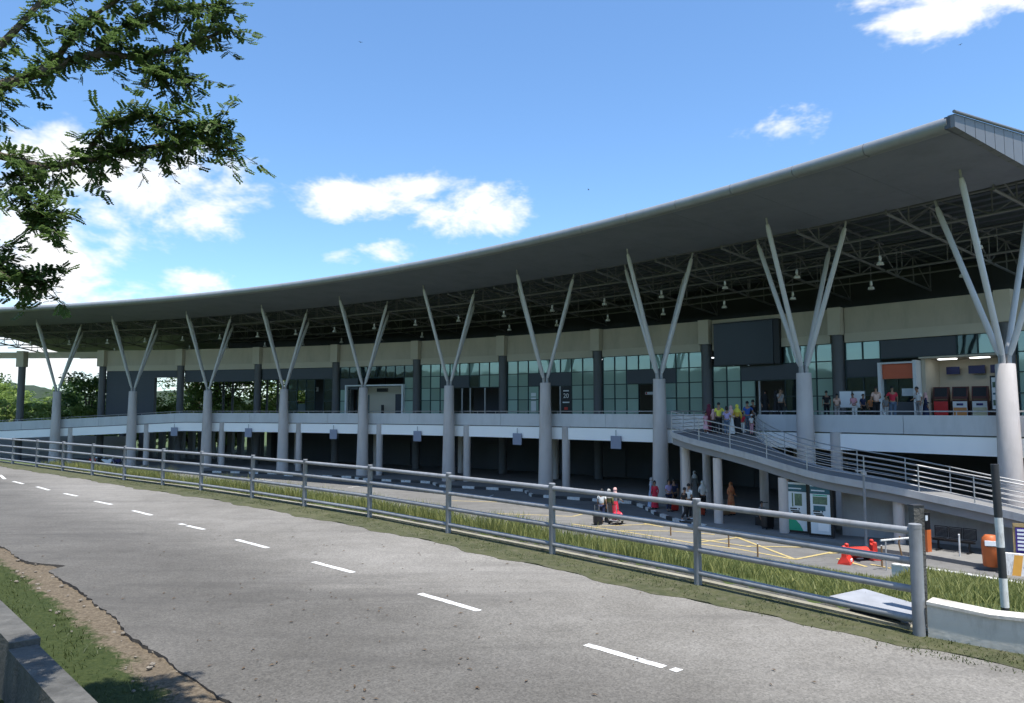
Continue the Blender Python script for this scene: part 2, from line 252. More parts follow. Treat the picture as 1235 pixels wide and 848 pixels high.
# ---------------------------------------------------------------- builders
def set_(o, label=None, cat=None, group=None, kind=None):
    if label: o['label'] = label
    if cat: o['category'] = cat
    if group: o['group'] = group
    if kind: o['kind'] = kind
    return o
def off(p):
    v = Vector((0, 0, 0))
    while p is not None: v += p.location; p = p.parent
    return v
def thing(name, loc, label, cat, group=None, rz=0):
    o = bpy.data.objects.new(name, None); COL.objects.link(o); o.location = loc; o.rotation_euler = (0, 0, rz); o.empty_display_size = .3
    return set_(o, label, cat, group)
def link(name, me, parent=None, loc=None, rot=None, m=None):
    o = bpy.data.objects.new(name, me); COL.objects.link(o); o.parent = parent
    if loc is not None: o.location = loc
    if rot is not None: o.rotation_euler = rot
    if m is not None: o.matrix_local = m
    return o
class MB:
    def __init__(s): s.v = []; s.f = []; s.m = []; s.cm = 0
    def add(s, vs, fs):
        b = len(s.v); s.v += [tuple(x) for x in vs]; s.f += [tuple(i+b for i in f) for f in fs]; s.m += [s.cm]*len(fs); return s
    def box(s, c, d, rz=0.):
        x, y, z = d[0]/2, d[1]/2, d[2]/2; ca, sa = math.cos(rz), math.sin(rz)
        vs = [(c[0]+a*x*ca-b*y*sa, c[1]+a*x*sa+b*y*ca, c[2]+e*z) for e in (-1, 1) for a, b in ((-1, -1), (1, -1), (1, 1), (-1, 1))]
        return s.hexa(vs)
    def hexa(s, vs):
        return s.add(vs, [(3, 2, 1, 0), (4, 5, 6, 7), (0, 1, 5, 4), (1, 2, 6, 5), (2, 3, 7, 6), (3, 0, 4, 7)])
    def tube(s, p0, p1, r0, r1=None, n=8, caps=True):
        r1 = r0 if r1 is None else r1; p0 = Vector(p0); p1 = Vector(p1); d = (p1-p0).normalized()
        a = d.orthogonal().normalized() if abs(d.z) < .99 else Vector((1, 0, 0)); a = (a - d*a.dot(d)).normalized(); b = d.cross(a)
        vs = []
        for p, r in ((p0, r0), (p1, r1)):
            for i in range(n):
                t = 2*math.pi*(i+.5)/n; vs.append(p+a*(r*math.cos(t))+b*(r*math.sin(t)))
        fs = [(i, (i+1) % n, n+(i+1) % n, n+i) for i in range(n)]
        if caps: fs += [tuple(range(n))[::-1], tuple(range(n, 2*n))]
        return s.add(vs, fs)
    def path(s, pts, rs, n=7):
        pts = [Vector(p) for p in pts]
        if isinstance(rs, (int, float)): rs = [rs]*len(pts)
        vs = []; a = None
        for i, p in enumerate(pts):
            d = (pts[min(i+1, len(pts)-1)]-pts[max(i-1, 0)]).normalized()
            if a is None: a = d.orthogonal().normalized()
            a = (a-d*a.dot(d)).normalized(); b = d.cross(a)
            for k in range(n):
                t = 2*math.pi*k/n; vs.append(p+a*(rs[i]*math.cos(t))+b*(rs[i]*math.sin(t)))
        fs = [(i*n+k, i*n+(k+1) % n, (i+1)*n+(k+1) % n, (i+1)*n+k) for i in range(len(pts)-1) for k in range(n)]
        fs += [tuple(range(n))[::-1], tuple(range((len(pts)-1)*n, len(pts)*n))]
        return s.add(vs, fs)
    def lathe(s, c, prof, n=16, sx=1., sy=1.):
        vs = [(c[0]+r*math.cos(2*math.pi*k/n)*sx, c[1]+r*math.sin(2*math.pi*k/n)*sy, c[2]+z) for r, z in prof for k in range(n)]
        fs = [(i*n+k, i*n+(k+1) % n, (i+1)*n+(k+1) % n, (i+1)*n+k) for i in range(len(prof)-1) for k in range(n)]
        fs += [tuple(range(n))[::-1], tuple(range((len(prof)-1)*n, len(prof)*n))]
        return s.add(vs, fs)
    def strip(s, A, B, zA=None, zB=None):
        vs = []
        for a, b in zip(A, B): vs += [a, b]
        return s.add(vs, [(2*i, 2*i+1, 2*i+3, 2*i+2) for i in range(len(A)-1)])
    def sweep(s, secs):
        """closed cross-sections joined into a solid"""
        n = len(secs[0]); vs = [p for q in secs for p in q]
        fs = [(i*n+k, (i+1)*n+k, (i+1)*n+(k+1) % n, i*n+(k+1) % n) for i in range(len(secs)-1) for k in range(n)]
        fs += [tuple(range(n)), tuple(range((len(secs)-1)*n, len(secs)*n))[::-1]]
        return s.add(vs, fs)
    def mesh(s, name, mats, o=(0, 0, 0), smooth=False):
        me = bpy.data.meshes.new(name); me.from_pydata([(x-o[0], y-o[1], z-o[2]) for x, y, z in s.v], [], s.f)
        for m in (mats if isinstance(mats, (list, tuple)) else [mats]): me.materials.append(M[m] if isinstance(m, str) else m)
        if any(s.m): me.polygons.foreach_set('material_index', s.m)
        if smooth:
            me.shade_smooth() if hasattr(me, 'shade_smooth') else None
            try: me.set_sharp_from_angle(angle=R_(40))
            except Exception: pass
        me.update(); return me
    def build(s, name, mats, parent=None, local=False, smooth=False, fixn=True):
        me = s.mesh(name, mats, (0, 0, 0) if local else off(parent), smooth)
        if fixn:
            import bmesh
            bm = bmesh.new(); bm.from_mesh(me); bmesh.ops.recalc_face_normals(bm, faces=bm.faces); bm.to_mesh(me); bm.free()
        return link(name, me, parent)
def npmesh(name, V, Fq, mats, parent=None, midx=None):
    """fast mesh from numpy verts (n,3) and quads (m,4)"""
    me = bpy.data.meshes.new(name); V = np.asarray(V, np.float32); Fq = np.asarray(Fq, np.int32)
    o = off(parent); V = V - np.array(o, np.float32)
    me.vertices.add(len(V)); me.vertices.foreach_set('co', V.ravel())
    k = Fq.shape[1]; me.loops.add(Fq.size); me.loops.foreach_set('vertex_index', Fq.ravel())
    me.polygons.add(len(Fq)); me.polygons.foreach_set('loop_start', np.arange(0, Fq.size, k, dtype=np.int32))
    try: me.polygons.foreach_set('loop_total', np.full(len(Fq), k, np.int32))
    except Exception: pass
    for m in (mats if isinstance(mats, (list, tuple)) else [mats]): me.materials.append(M[m])
    if midx is not None: me.polygons.foreach_set('material_index', np.asarray(midx, np.int32))
    me.update(calc_edges=True); me.validate()
    return link(name, me, parent)
def text_mesh(s, size, m, name='lettering', align='CENTER'):
    c = bpy.data.curves.new(name, 'FONT'); c.body = s; c.size = size; c.align_x = align; c.align_y = 'CENTER'; c.extrude = .004
    o = bpy.data.objects.new(name, c); COL.objects.link(o)
    dg = bpy.context.evaluated_depsgraph_get(); me = bpy.data.meshes.new_from_object(o.evaluated_get(dg))
    bpy.data.objects.remove(o); bpy.data.curves.remove(c); me.materials.clear(); me.materials.append(M[m]); return me

# arcs: front line of roof columns, and the facade line behind it
C0 = (-70.80, -29.20); R0 = 110.02; A0 = .5853; DA = .0860
CF = (-59.25, -26.78); RF = 109.75; AF = .6632; DAF = .0863
def P(R, t, z=0.):
    a = A0+DA*t; return Vector((C0[0]+R*math.cos(a), C0[1]+R*math.sin(a), z))
def er(t): a = A0+DA*t; return Vector((math.cos(a), math.sin(a), 0))
def et(t): a = A0+DA*t; return Vector((-math.sin(a), math.cos(a), 0))
def FP(k, o=0., z=0.):
    a = AF+DAF*k; return Vector((CF[0]+(RF+o)*math.cos(a), CF[1]+(RF+o)*math.sin(a), z))
def zroof(t): return -.75*DA*t
def arc_solid(mb, R1, R2, t0, t1, z0, z1, n=None, f=P, zf=lambda t: 0.):
    n = n or max(2, int(abs(t1-t0)*4)); secs = []
    for i in range(n+1):
        t = t0+(t1-t0)*i/n; d = zf(t)
        secs.append([f(R1, t, z0+d), f(R2, t, z0+d), f(R2, t, z1+d), f(R1, t, z1+d)])
    return mb.sweep(secs)
def ground(u, v, z):
    """point of the level plane z that the photograph shows at pixel (u, v)"""
    c, s = math.cos(PITCH), math.sin(PITCH); dx, dy = (u-617.5)/FPX, (424-v)/FPX
    d = Vector((dx, c-dy*s, s+dy*c)); return d*(z/d.z)

ZROAD = -2.16; ZPL = -5.6; ZWK = -5.45; ZDK = -.52; ZFL = -.5

# ---------------------------------------------------------------- ground, road, plaza
FENCE = np.array([(-160, 112), (-110, 88), (-80, 72), (-55, 56), (-38, 44.5), (-27, 36.2), (-19.68, 30.1), (-16.13, 27.1), (-12.14, 23.6), (-8.49, 20.65), (-4.71, 17.15), (-2.9, 15.4),
                  (-1.13, 13.45), (.61, 11.5), (2.32, 9.5), (3.93, 7.39), (4.75, 6.55), (6.6, 4.6), (10.6, .4), (33, -23), (160, -155)], float)
WALLN = np.array([(-40, 40), (-24, 25), (-9.2, 11.6), (-4.76, 7.1), (-2.4, 4.64), (-.4, 2.5), (6, -4.6), (30, -31), (160, -170)], float)
FAR = [(-75, 72), (-48, 52.5), (-30, 37.6), (-20.03, 29.46), (-13.65, 24.03), (-10.24, 20.92), (-7.56, 18.75), (-4.9, 16.17), (-1.84, 13.19), (-.46, 11.59), (1.19, 9.75), (2.26, 8.52), (3.09, 7.76), (3.79, 7.03), (4.29, 6.44), (6.2, 4.2), (10, 0), (40, -32)]
NEAR = [(-80, 64), (-50, 46.5), (-30, 31.5), (-22, 25.2), (-17.2, 21.0), (-12.2, 16.3), (-8.4, 12.45), (-7.15, 11.16), (-6.5, 10.55), (-4.82, 8.71), (-3.65, 7.4), (-2.87, 6.6), (-2.05, 5.74), (1.5, 1.6), (8, -6), (34, -37)]
def sdist(X, Y, L):
    best = np.full(X.shape, 1e9); sg = np.ones(X.shape)
    for (x0, y0), (x1, y1) in zip(L[:-1], L[1:]):
        dx, dy = x1-x0, y1-y0; l2 = dx*dx+dy*dy
        t = np.clip(((X-x0)*dx+(Y-y0)*dy)/l2, 0, 1); d = np.hypot(X-x0-t*dx, Y-y0-t*dy)
        side = np.sign(dx*(Y-y0)-dy*(X-x0)); m = d < best; best = np.where(m, d, best); sg = np.where(m, side, sg)
    return best*sg
def vnoise(X, Y, s, seed=0):
    r = np.random.default_rng(seed); a = r.uniform(-1, 1, (6, 3)); o = 0
    for k in range(6): o = o+np.sin(X*a[k, 0]*s*3+Y*a[k, 1]*s*3+a[k, 2]*9)/6
    return o
BANKW = np.array([(9.5, 27.6), (12.25, 24.55), (13.6, 23.05), (14.6, 21.75), (17.2, 18.3), (24, 9)], float)
BANKE = np.array([(0, -2), (4.6, 8.2), (11.9, 24.4), (20, 42.4)], float)
def hgt(X, Y):
    s = sdist(X, Y, FENCE); w = sdist(X, Y, WALLN)
    k_ = np.clip((-sdist(X, Y, BANKE)+.2)/1.3, 0, 1); k_ = k_*k_*(3-2*k_)
    h = -2.2-np.clip((s-.75)*(.2-.034*k_), 0, 3.46)
    h = np.where(sdist(X, Y, BANKW) > 0, np.minimum(h, np.where((X > 8) & (Y < 40) & (s > 0), -5.66, h)), h)
    h = h+np.where(s > .8, .05*vnoise(X, Y, 1.2, 3), 0)*np.clip((h+5.66)*3, 0, 1)
    h = np.where((s > .14) & (s < .62), -2.62, h)
    nn_ = sdist(X, Y, np.array(NEAR, float)); h = np.where((nn_ < .6) & (nn_ > -2.45), -2.32, h)
    h = np.where(w < -.08, -3.3+np.clip((w+.28)*5, 0, .01), h)
    h = h + np.where((w > .25) & (w < 1.0), .03*vnoise(X, Y, 3, 5), 0)
    return h
def axis(lo, hi, fine0, fine1, fs):
    a = list(np.arange(fine0, fine1, fs)); st = fs; x = fine1
    while x < hi: a.append(x); st *= 1.18; x += st
    st = fs; x = fine0-fs; b = []
    while x > lo: b.append(x); st *= 1.18; x -= st
    return np.array(b[::-1]+a)
xs = axis(-900, 900, -26, 20, .24); ys = axis(-500, 1500, 2, 36, .24)
X, Y = np.meshgrid(xs, ys); Z = hgt(X, Y)
nx, ny = len(xs), len(ys); idx = np.arange(nx*ny).reshape(ny, nx)
q = np.stack([idx[:-1, :-1], idx[:-1, 1:], idx[1:, 1:], idx[1:, :-1]], -1).reshape(-1, 4)
terrain = npmesh('ground', np.stack([X, Y, Z], -1).reshape(-1, 3), q, 'grassland'); set_(terrain, kind='structure')
terrain.data.shade_smooth()

def densify(L, st, jit=0., seed=1):
    r = random.Random(seed); o = []
    for (x0, y0), (x1, y1) in zip(L[:-1], L[1:]):
        n = max(1, int(math.hypot(x1-x0, y1-y0)/st)) if abs(x0) < 26 else 1
        for i in range(n): o.append((x0+(x1-x0)*i/n+r.uniform(-jit, jit), y0+(y1-y0)*i/n+r.uniform(-jit, jit)))
    o.append(L[-1]); return o
def prism(pts, z0, z1, mb=None):
    mb = mb or MB(); n = len(pts); b = len(mb.v)
    mb.add([(x, y, z0) for x, y in pts]+[(x, y, z1) for x, y in pts], [tuple(range(n, 2*n)), tuple(range(n))[::-1]]+[(i, (i+1) % n, n+(i+1) % n, n+i) for i in range(n)])
    return mb
fd = densify(FAR, .12, .012, 4); nd = densify(NEAR, .08, .016, 5)
# the broken edge of the asphalt by the shoulder
nd = [(x+.03*math.sin(i*.07)+.012*math.sin(i*.37)+(.38*max(0, 1-abs(x+6.6)/.3) if -7 < x < -6.2 else 0), y+.03*math.sin(i*.07)+.012*math.sin(i*.29)) for i, (x, y) in enumerate(nd)]
road = prism(fd+nd[::-1], -2.32, ZROAD).build('road', 'road'); set_(road, kind='structure')
DASH = [((0, 573), (6, 578)), ((16, 580.7), (28, 583.8)), ((44.5, 587.2), (59.3, 591.3)), ((77.5, 595.3), (93.5, 598.5)), ((114.4, 604.6), (134.6, 608.7)), ((160.5, 616), (182.8, 621.6)),
        ((216.6, 632), (223, 633.2)), ((226, 634.2), (246, 638.8)), ((285, 651), (322.6, 661)), ((378, 678), (426, 690.8)), ((506.3, 716.3), (578, 737)), ((707, 777.7), (801, 805)), ((811, 806.8), (820, 809.8))]
for a, b in DASH:
    p, q_ = ground(*a, ZROAD), ground(*b, ZROAD); d = (q_-p).normalized(); n = Vector((-d.y, d.x, 0))*.046
    mb = MB(); k = max(2, int((q_-p).length/.09)); A = []; B = []; r = random.Random(int(a[0]))
    for i in range(k+1):
        c = p.lerp(q_, i/k); c.z = ZROAD+.004; A.append(c+n*r.uniform(.85, 1.05)); B.append(c-n*r.uniform(.85, 1.05))
    mb.strip(A, B); mb.build('lane_dash', 'whitep', road)
# moss and soil between asphalt and fence
off_f = [(x+.14, y+.14) for x, y in densify([tuple(p) for p in FENCE[3:20]], .5)]
verge_in = [(x+.05*math.sin(i*.23)+.03*math.sin(i*.71), y+.05*math.sin(i*.23)+.03*math.sin(i*.71)) for i, (x, y) in enumerate(densify([(x-.03, y-.03) for x, y in FAR], .1, .014, 9))]
i0 = [(x, y) for x, y in off_f if -56 < x < 12]; i1 = [(x, y) for x, y in verge_in if -56 < x < 12]
set_(prism(i1+i0[::-1], -2.4, ZROAD+.005).build('moss_verge', 'moss'), kind='structure')
# near shoulder: one sheet, bare soil at the asphalt passing into grass
def blend_mat():
    m = bpy.data.materials.new('soil_to_grass'); m.use_nodes = True; nt = m.node_tree; L = nt.links.new; b = nt.nodes['Principled BSDF']; b.inputs['Roughness'].default_value = .95; b.inputs['Specular IOR Level'].default_value = .15
    g = N(nt, 'ShaderNodeNewGeometry'); at_ = N(nt, 'ShaderNodeAttribute', attribute_name='soil')
    n1 = N(nt, 'ShaderNodeTexNoise', i_Scale=3.5, i_Detail=9, i_Roughness=.7); L(g.outputs['Position'], n1.inputs['Vector'])
    n2 = N(nt, 'ShaderNodeTexNoise', i_Scale=26., i_Detail=6, i_Roughness=.7); L(g.outputs['Position'], n2.inputs['Vector'])
    f = math_n(nt, 'ADD', at_.outputs['Fac'], math_n(nt, 'ADD', math_n(nt, 'MULTIPLY', math_n(nt, 'SUBTRACT', n1.outputs[0], .5), 1.5), math_n(nt, 'MULTIPLY', math_n(nt, 'SUBTRACT', n2.outputs[0], .5), .6)))
    mr = N(nt, 'ShaderNodeMapRange'); mr.inputs[1].default_value = .38; mr.inputs[2].default_value = .62; L(f, mr.inputs[0])
    def two(c1, c2, src):
        r_ = N(nt, 'ShaderNodeMapRange'); r_.inputs[1].default_value = .32; r_.inputs[2].default_value = .68; L(src, r_.inputs[0])
        x = N(nt, 'ShaderNodeMix', data_type='RGBA'); L(r_.outputs[0], x.inputs[0]); x.inputs[6].default_value = (*c1, 1); x.inputs[7].default_value = (*c2, 1); return x.outputs[2]
    so = two((.06, .046, .031), (.17, .138, .098), n2.outputs[0]); gr = two((.018, .03, .008), (.05, .062, .02), n2.outputs[0])  # soil and grass colours kept dark in place of tree shade
    x = N(nt, 'ShaderNodeMix', data_type='RGBA'); L(mr.outputs[0], x.inputs[0]); L(gr, x.inputs[6]); L(so, x.inputs[7]); L(x.outputs[2], b.inputs['Base Color'])
    bp = N(nt, 'ShaderNodeBump', i_Strength=.8, i_Distance=.02); L(n2.outputs[0], bp.inputs['Height']); L(bp.outputs[0], b.inputs['Normal'])
    MATS['soil_to_grass'] = m; M['soilgrass'] = m
blend_mat()
ND = [p for p in densify(NEAR, .1) if p[0] > -26][:-1]
V = []; att = []; W_ = 26
for i, (x, y) in enumerate(ND):
    x2, y2 = ND[min(i+1, len(ND)-1)]; x1, y1 = ND[max(i-1, 0)]; d = Vector((x2-x1, y2-y1)).normalized()
    for j in range(W_):
        s_ = .3-j*.1; px_, py_ = x-d.y*s_, y+d.x*s_
        V.append((px_, py_, -2.188+.012*math.sin(px_*9+py_*5)+.01*math.sin(px_*23-py_*17)-(.03 if s_ > .1 else 0))); att.append(max(0, min(1, 1.12-max(0, -s_)/.45)))
idx_ = np.arange(len(ND)*W_).reshape(len(ND), W_)
sho = npmesh('dirt_shoulder', V, np.stack([idx_[:-1, :-1], idx_[:-1, 1:], idx_[1:, 1:], idx_[1:, :-1]], -1).reshape(-1, 4), 'soilgrass'); set_(sho, kind='structure')
a_ = sho.data.attributes.new('soil', 'FLOAT', 'POINT'); a_.data.foreach_set('value', att); sho.data.shade_smooth()
set_(prism([(-62, 20), (-20, 8.5), (42, 8.5), (52, 40), (30, 75), (-10, 96), (-62, 96)], -5.9, ZPL).build('plaza', 'plaza'), kind='structure')
plaza = bpy.data.objects['plaza']
# raised walkway with saw-tooth bays
KERB = [(-60, 83), (-50, 77.2), (-37.5, 73.2), (-29.0, 69.2), (-28.09, 68.7), (-19.9, 66.6), (-19.67, 65.13), (-13.34, 62.9), (-12.0, 60.95), (-6.28, 58.4), (-5.32, 55.7), (.84, 52.6), (1.32, 49.4), (7.26, 45.6), (7.63, 43.6), (7.75, 40.9), (8.41, 37.74),
        (9.27, 36.3), (11.81, 33.4), (13.2, 31.9), (15.89, 28.75), (17.44, 25.97), (19.8, 22.5)]
back = [(34, 26), (33, 45), (20, 64), (0, 80), (-20, 88), (-60, 92)]
set_(prism(KERB+back, -5.8, ZWK).build('walkway', 'paving'), kind='structure')
walk = bpy.data.objects['walkway']
kn = 0; prevlen = 0
for i in range(4, 20):
    (x0, y0), (x1, y1) = KERB[i], KERB[i+1]; L_ = math.hypot(x1-x0, y1-y0); n = max(1, round(L_/(.92 if i < 14 else .75)))
    if i >= 17: continue
    for j in range(n):
        a = (x0+(x1-x0)*j/n, y0+(y1-y0)*j/n); b = (x0+(x1-x0)*(j+1)/n, y0+(y1-y0)*(j+1)/n); c = ((a[0]+b[0])/2, (a[1]+b[1])/2)
        MB().box((c[0], c[1], -5.505), (L_/n-.012, .19, .17), math.atan2(y1-y0, x1-x0)).build('kerb_block', 'whitep' if kn % 2 else 'blackp', walk); kn += 1
# yellow lines painted on the plaza
YL = [((545, 604), (615, 606)), ((600, 619.5), (657, 621.5)), ((657, 621.5), (690.6, 623)), ((690.6, 623), (735, 612)), ((690, 632), (777, 645)), ((777, 645), (836, 655)), ((836, 655), (888, 662)), ((888, 662), (959, 675)),
      ((777, 631.6), (836, 637)), ((836, 637), (892, 648.5)), ((892, 648.5), (985, 661)), ((720, 635), (783, 632.5)), ((748, 640), (809, 640.7)), ((777, 631.6), (800, 636)), ((809, 640.7), (862, 645)), ((836, 655), (892, 648.5)), ((888, 648), (959, 675)),
      ((845, 651), (905, 660)), ((900, 659), (975, 660.5)), ((959, 675), (1040, 659)), ((1010, 674), (1045, 684)), ((1050, 681), (1075, 686)), ((985, 661), (1018, 663)), ((1000, 668), (1030, 666))]
for k, (a, b) in enumerate(YL):
    p, q_ = ground(*a, ZPL), ground(*b, ZPL); d = (q_-p).normalized(); n = Vector((-d.y, d.x, 0))*.075; zz = Vector((0, 0, .004+.0006*k))
    MB().add([p+n+zz, q_+n+zz, q_-n+zz, p-n+zz], [(0, 1, 2, 3)]).build('yellow_line', 'yellowp', plaza)
for a, b in [((420, 588), (445, 585)), ((585, 601), (595, 597)), ((310, 578), (330, 580))]:
    p, q_ = ground(*a, ZPL), ground(*b, ZPL); d = (q_-p).normalized(); n = Vector((-d.y, d.x, 0))*.06; zz = Vector((0, 0, .004))
    MB().add([p+n+zz, q_+n+zz, q_-n+zz, p-n+zz], [(0, 1, 2, 3)]).build('parking_line', 'whitep', plaza)

# ---------------------------------------------------------------- roadside railing
posts = [(-27.2, 36.5), (-25.0, 34.7), (-22.6, 32.6), (-20.4, 30.75), (-18.28, 28.95), (-16.2, 27.15), (-14.12, 25.35), (-12.14, 23.6), (-10.19, 22.0), (-8.49, 20.6), (-6.47, 18.8), (-4.71, 17.15), (-2.9, 15.4), (-1.13, 13.45), (.61, 11.5), (2.32, 9.5), (3.93, 7.39)]
fence = thing('roadside_railing', (3.93, 7.39, ZROAD), 'grey galvanised pipe railing with four rails along the far road edge', 'railing')
H = 1.06
for i, (x, y) in enumerate(posts):
    big = i == len(posts)-1
    mb = MB(); r = .058 if big else .05
    mb.lathe((x, y, ZROAD-.1), [(r, 0), (r, H+.06), (r*1.03, H+.062), (r*1.03, H+.1), (r*.9, H+.104)], 14); mb.build('post', 'galv', fence, smooth=True)
for i in range(len(posts)-1):
    (x0, y0), (x1, y1) = posts[i], posts[i+1]
    for h in (.99, .70, .43, .15):
        MB().tube((x0, y0, ZROAD+h), (x1, y1, ZROAD+h), .036, n=12, caps=False).build('rail', 'galv', fence, smooth=True)
# kerb lip and drain behind the railing
A = []; drain = MB(); lip = MB()
fl = densify([tuple(p) for p in FENCE[4:17]], .6)
secs = []; sec2 = []; sec3 = []
for i, (x, y) in enumerate(fl):
    x2, y2 = fl[min(i+1, len(fl)-1)]; x1, y1 = fl[max(i-1, 0)]; d = Vector((x2-x1, y2-y1, 0)).normalized(); n = Vector((-d.y, d.x, 0)); p = Vector((x, y, 0))
    secs.append([p+n*.10+Vector((0, 0, -2.5)), p+n*.2+Vector((0, 0, -2.5)), p+n*.2+Vector((0, 0, -2.125)), p+n*.10+Vector((0, 0, -2.125))])
    sec2.append([p+n*.62+Vector((0, 0, -2.6)), p+n*.76+Vector((0, 0, -2.6)), p+n*.76+Vector((0, 0, -2.24)), p+n*.62+Vector((0, 0, -2.24))])
    sec3.append([p+n*.2+Vector((0, 0, -2.6)), p+n*.62+Vector((0, 0, -2.6)), p+n*.62+Vector((0, 0, -2.5)), p+n*.2+Vector((0, 0, -2.5))])
set_(lip.sweep(secs).build('kerb_lip', mat('mossy_kerb', (.15, .14, .1), .9, scale=5., col2=(.3, .28, .22), bump=.4)), kind='structure')
set_(MB().sweep(sec2).build('drain_wall', 'concdark'), kind='structure')
set_(MB().sweep(sec3).build('drain_bed', 'indark'), kind='structure')
# low white wall at the end of the railing
a, b, c = Vector((3.98, 7.33, 0)), Vector((4.75, 6.62, 0)), Vector((8.4, 2.9, 0))
wr = thing('low_wall', (4.3, 7.0, ZROAD), 'low whitewashed concrete wall with bright top at the end of the railing', 'wall')
pts = [a, a.lerp(b, .5), b, b.lerp(c, .3), c]; secs = []
for i, p in enumerate(pts):
    n = Vector((.68, .73, 0))*.2
    zt = -1.85-.03*(i % 2)
    secs.append([p+Vector((0, 0, -2.5)), p+n+Vector((0, 0, -2.5)), p+n+Vector((0, 0, zt)), p+Vector((0, 0, zt+.0))])
MB().sweep(secs).build('wall_body', 'whitewall', wr)
cs = [[p+(p-q)*.0+Vector((-.012, -.012, 0))+Vector((0, 0, s[3].z+.001)), s[2]+Vector((.012, .012, .001)), s[2]+Vector((.012, .012, .03)), s[3]+Vector((-.012, -.012, .03))] for p, q, s in zip(pts, pts, secs)]
MB().sweep(cs).build('wall_coping', 'whitewall', wr)
# metal cover slab behind the railing
sl = thing('drain_cover', (3.5, 7.75, -1.9), 'pale grey concrete cover slab lying behind the railing end', 'slab')
s4 = [ground(u, v, -2.02) for u, v in ((1000, 719), (1042, 710), (1101, 727), (1099, 744))]
MB().hexa([p-Vector((0, 0, .06)) for p in s4]+s4).build('plate', mat('cover_slab', (.27, .28, .3), .7, scale=4., var=.2, bump=.2), sl)
mid = sum(s4, Vector())/4
MB().box((mid.x+.05, mid.y+.06, -2.24), (.5, .4, .3), -.72).build('slab_shade_block', 'indark', sl)  # dark block added as the shadow under the slab
# striped marker pole and short dark post
mp = thing('marker_pole', (5.67, 8.78, -2.4), 'black and white striped pole standing in the grass', 'pole')
p0 = Vector((5.67, 8.78, -2.45)); p1 = Vector((5.64, 8.80, -.62)); zs = [0, .11, .29, .48, .665, 1.0]
for i in range(5):
    MB().tube(p0.lerp(p1, zs[i]), p0.lerp(p1, zs[i+1]), .043, n=14).build('band', 'blackp' if i % 2 == 0 else 'whitep', mp, smooth=True)
dp = thing('dark_post', (4.0, 7.75, -2.3), 'short flat black post just behind the railing end post', 'post')
MB().box((4.14, 7.75, -1.72), (.11, .09, 1.5), .1).build('shaft', 'concdark', dp)
MB().box((4.14, 7.75, -.963), (.118, .098, .012), .1).build('cap', 'blackp', dp)
# stained wall by the camera
nw = thing('roadside_wall', (-3.5, 5.7, -2.4), 'weathered grey concrete wall with stepped top in the near left corner', 'wall')
d = Vector((.69, -.724, 0)).normalized(); n = Vector((-.724, -.69, 0))
for (s0, s1, zt, sh, wd) in ((-16., .02, -1.73, 0, .2), (.035, 1.75, -1.77, -.02, .19), (1.765, 4.2, -1.79, .0, .19)):
    base = Vector((-3.62, 5.88, 0)); p = base+d*s0-n*sh; q_ = base+d*s1-n*sh
    MB().hexa([(*p.xy, -2.75), (*q_.xy, -2.75), (*(q_+n*wd).xy, -2.75), (*(p+n*wd).xy, -2.75), (*p.xy, zt), (*q_.xy, zt), (*(q_+n*wd).xy, zt), (*(p+n*wd).xy, zt)]).build('wall_block', 'concdark', nw)
p = Vector((-3.62, 5.88, 0))-d*16+n*.03; q_ = Vector((-3.62, 5.88, 0))+d*4.2+n*.03
MB().hexa([(*p.xy, -3.5), (*q_.xy, -3.5), (*(q_+n*.13).xy, -3.5), (*(p+n*.13).xy, -3.5), (*p.xy, -2.752), (*q_.xy, -2.752), (*(q_+n*.13).xy, -2.752), (*(p+n*.13).xy, -2.752)]).build('wall_footing', 'dirt', nw)

# ---------------------------------------------------------------- grass and litter
def blades(name, PX, PY, PZ, hh, ww, m, lean=.5, kind='stuff'):
    n = len(PX); a = rng.uniform(0, 2*np.pi, n); l = rng.uniform(.1, lean, n)*hh; b = rng.uniform(0, 2*np.pi, n)
    wx, wy = np.cos(a)*ww/2, np.sin(a)*ww/2; lx, ly = np.cos(b)*l, np.sin(b)*l
    V = np.zeros((n, 6, 3))
    for k, (f, wf, lf) in enumerate(((0, 1, 0), (.55, .8, .35), (1, .12, 1))):
        V[:, 2*k, 0] = PX+wx*wf+lx*lf; V[:, 2*k, 1] = PY+wy*wf+ly*lf; V[:, 2*k, 2] = PZ+hh*f-.02
        V[:, 2*k+1, 0] = PX-wx*wf+lx*lf; V[:, 2*k+1, 1] = PY-wy*wf+ly*lf; V[:, 2*k+1, 2] = PZ+hh*f-.02
    bi = np.arange(n)*6
    F = np.concatenate([np.stack([bi, bi+1, bi+3, bi+2], 1), np.stack([bi+2, bi+3, bi+5, bi+4], 1)])
    return set_(npmesh(name, V.reshape(-1, 3), F, m), kind=kind)
def scatter_strip(L, s0, s1, t0, t1, n, power=1.):
    """random points between perpendicular offsets s0..s1 along part of a polyline (t = x range)"""
    L = np.array([p for p in L], float); seg = np.diff(L, axis=0); ln = np.hypot(*seg.T); mid = (L[:-1]+L[1:])/2
    wgt = ln*((mid[:, 0] > t0) & (mid[:, 0] < t1)); k = rng.choice(len(ln), n, p=wgt/wgt.sum()); f = rng.uniform(0, 1, n)
    nrm = np.stack([-seg[:, 1], seg[:, 0]], 1)/ln[:, None]; s = s0+(s1-s0)*rng.uniform(0, 1, n)**power
    p = L[k]+seg[k]*f[:, None]+nrm[k]*s[:, None]; return p[:, 0], p[:, 1]
FD = densify([tuple(p) for p in FENCE], .5)
x, y = scatter_strip(FD, .6, 3.4, -23, 3.3, 34000, 1.4)
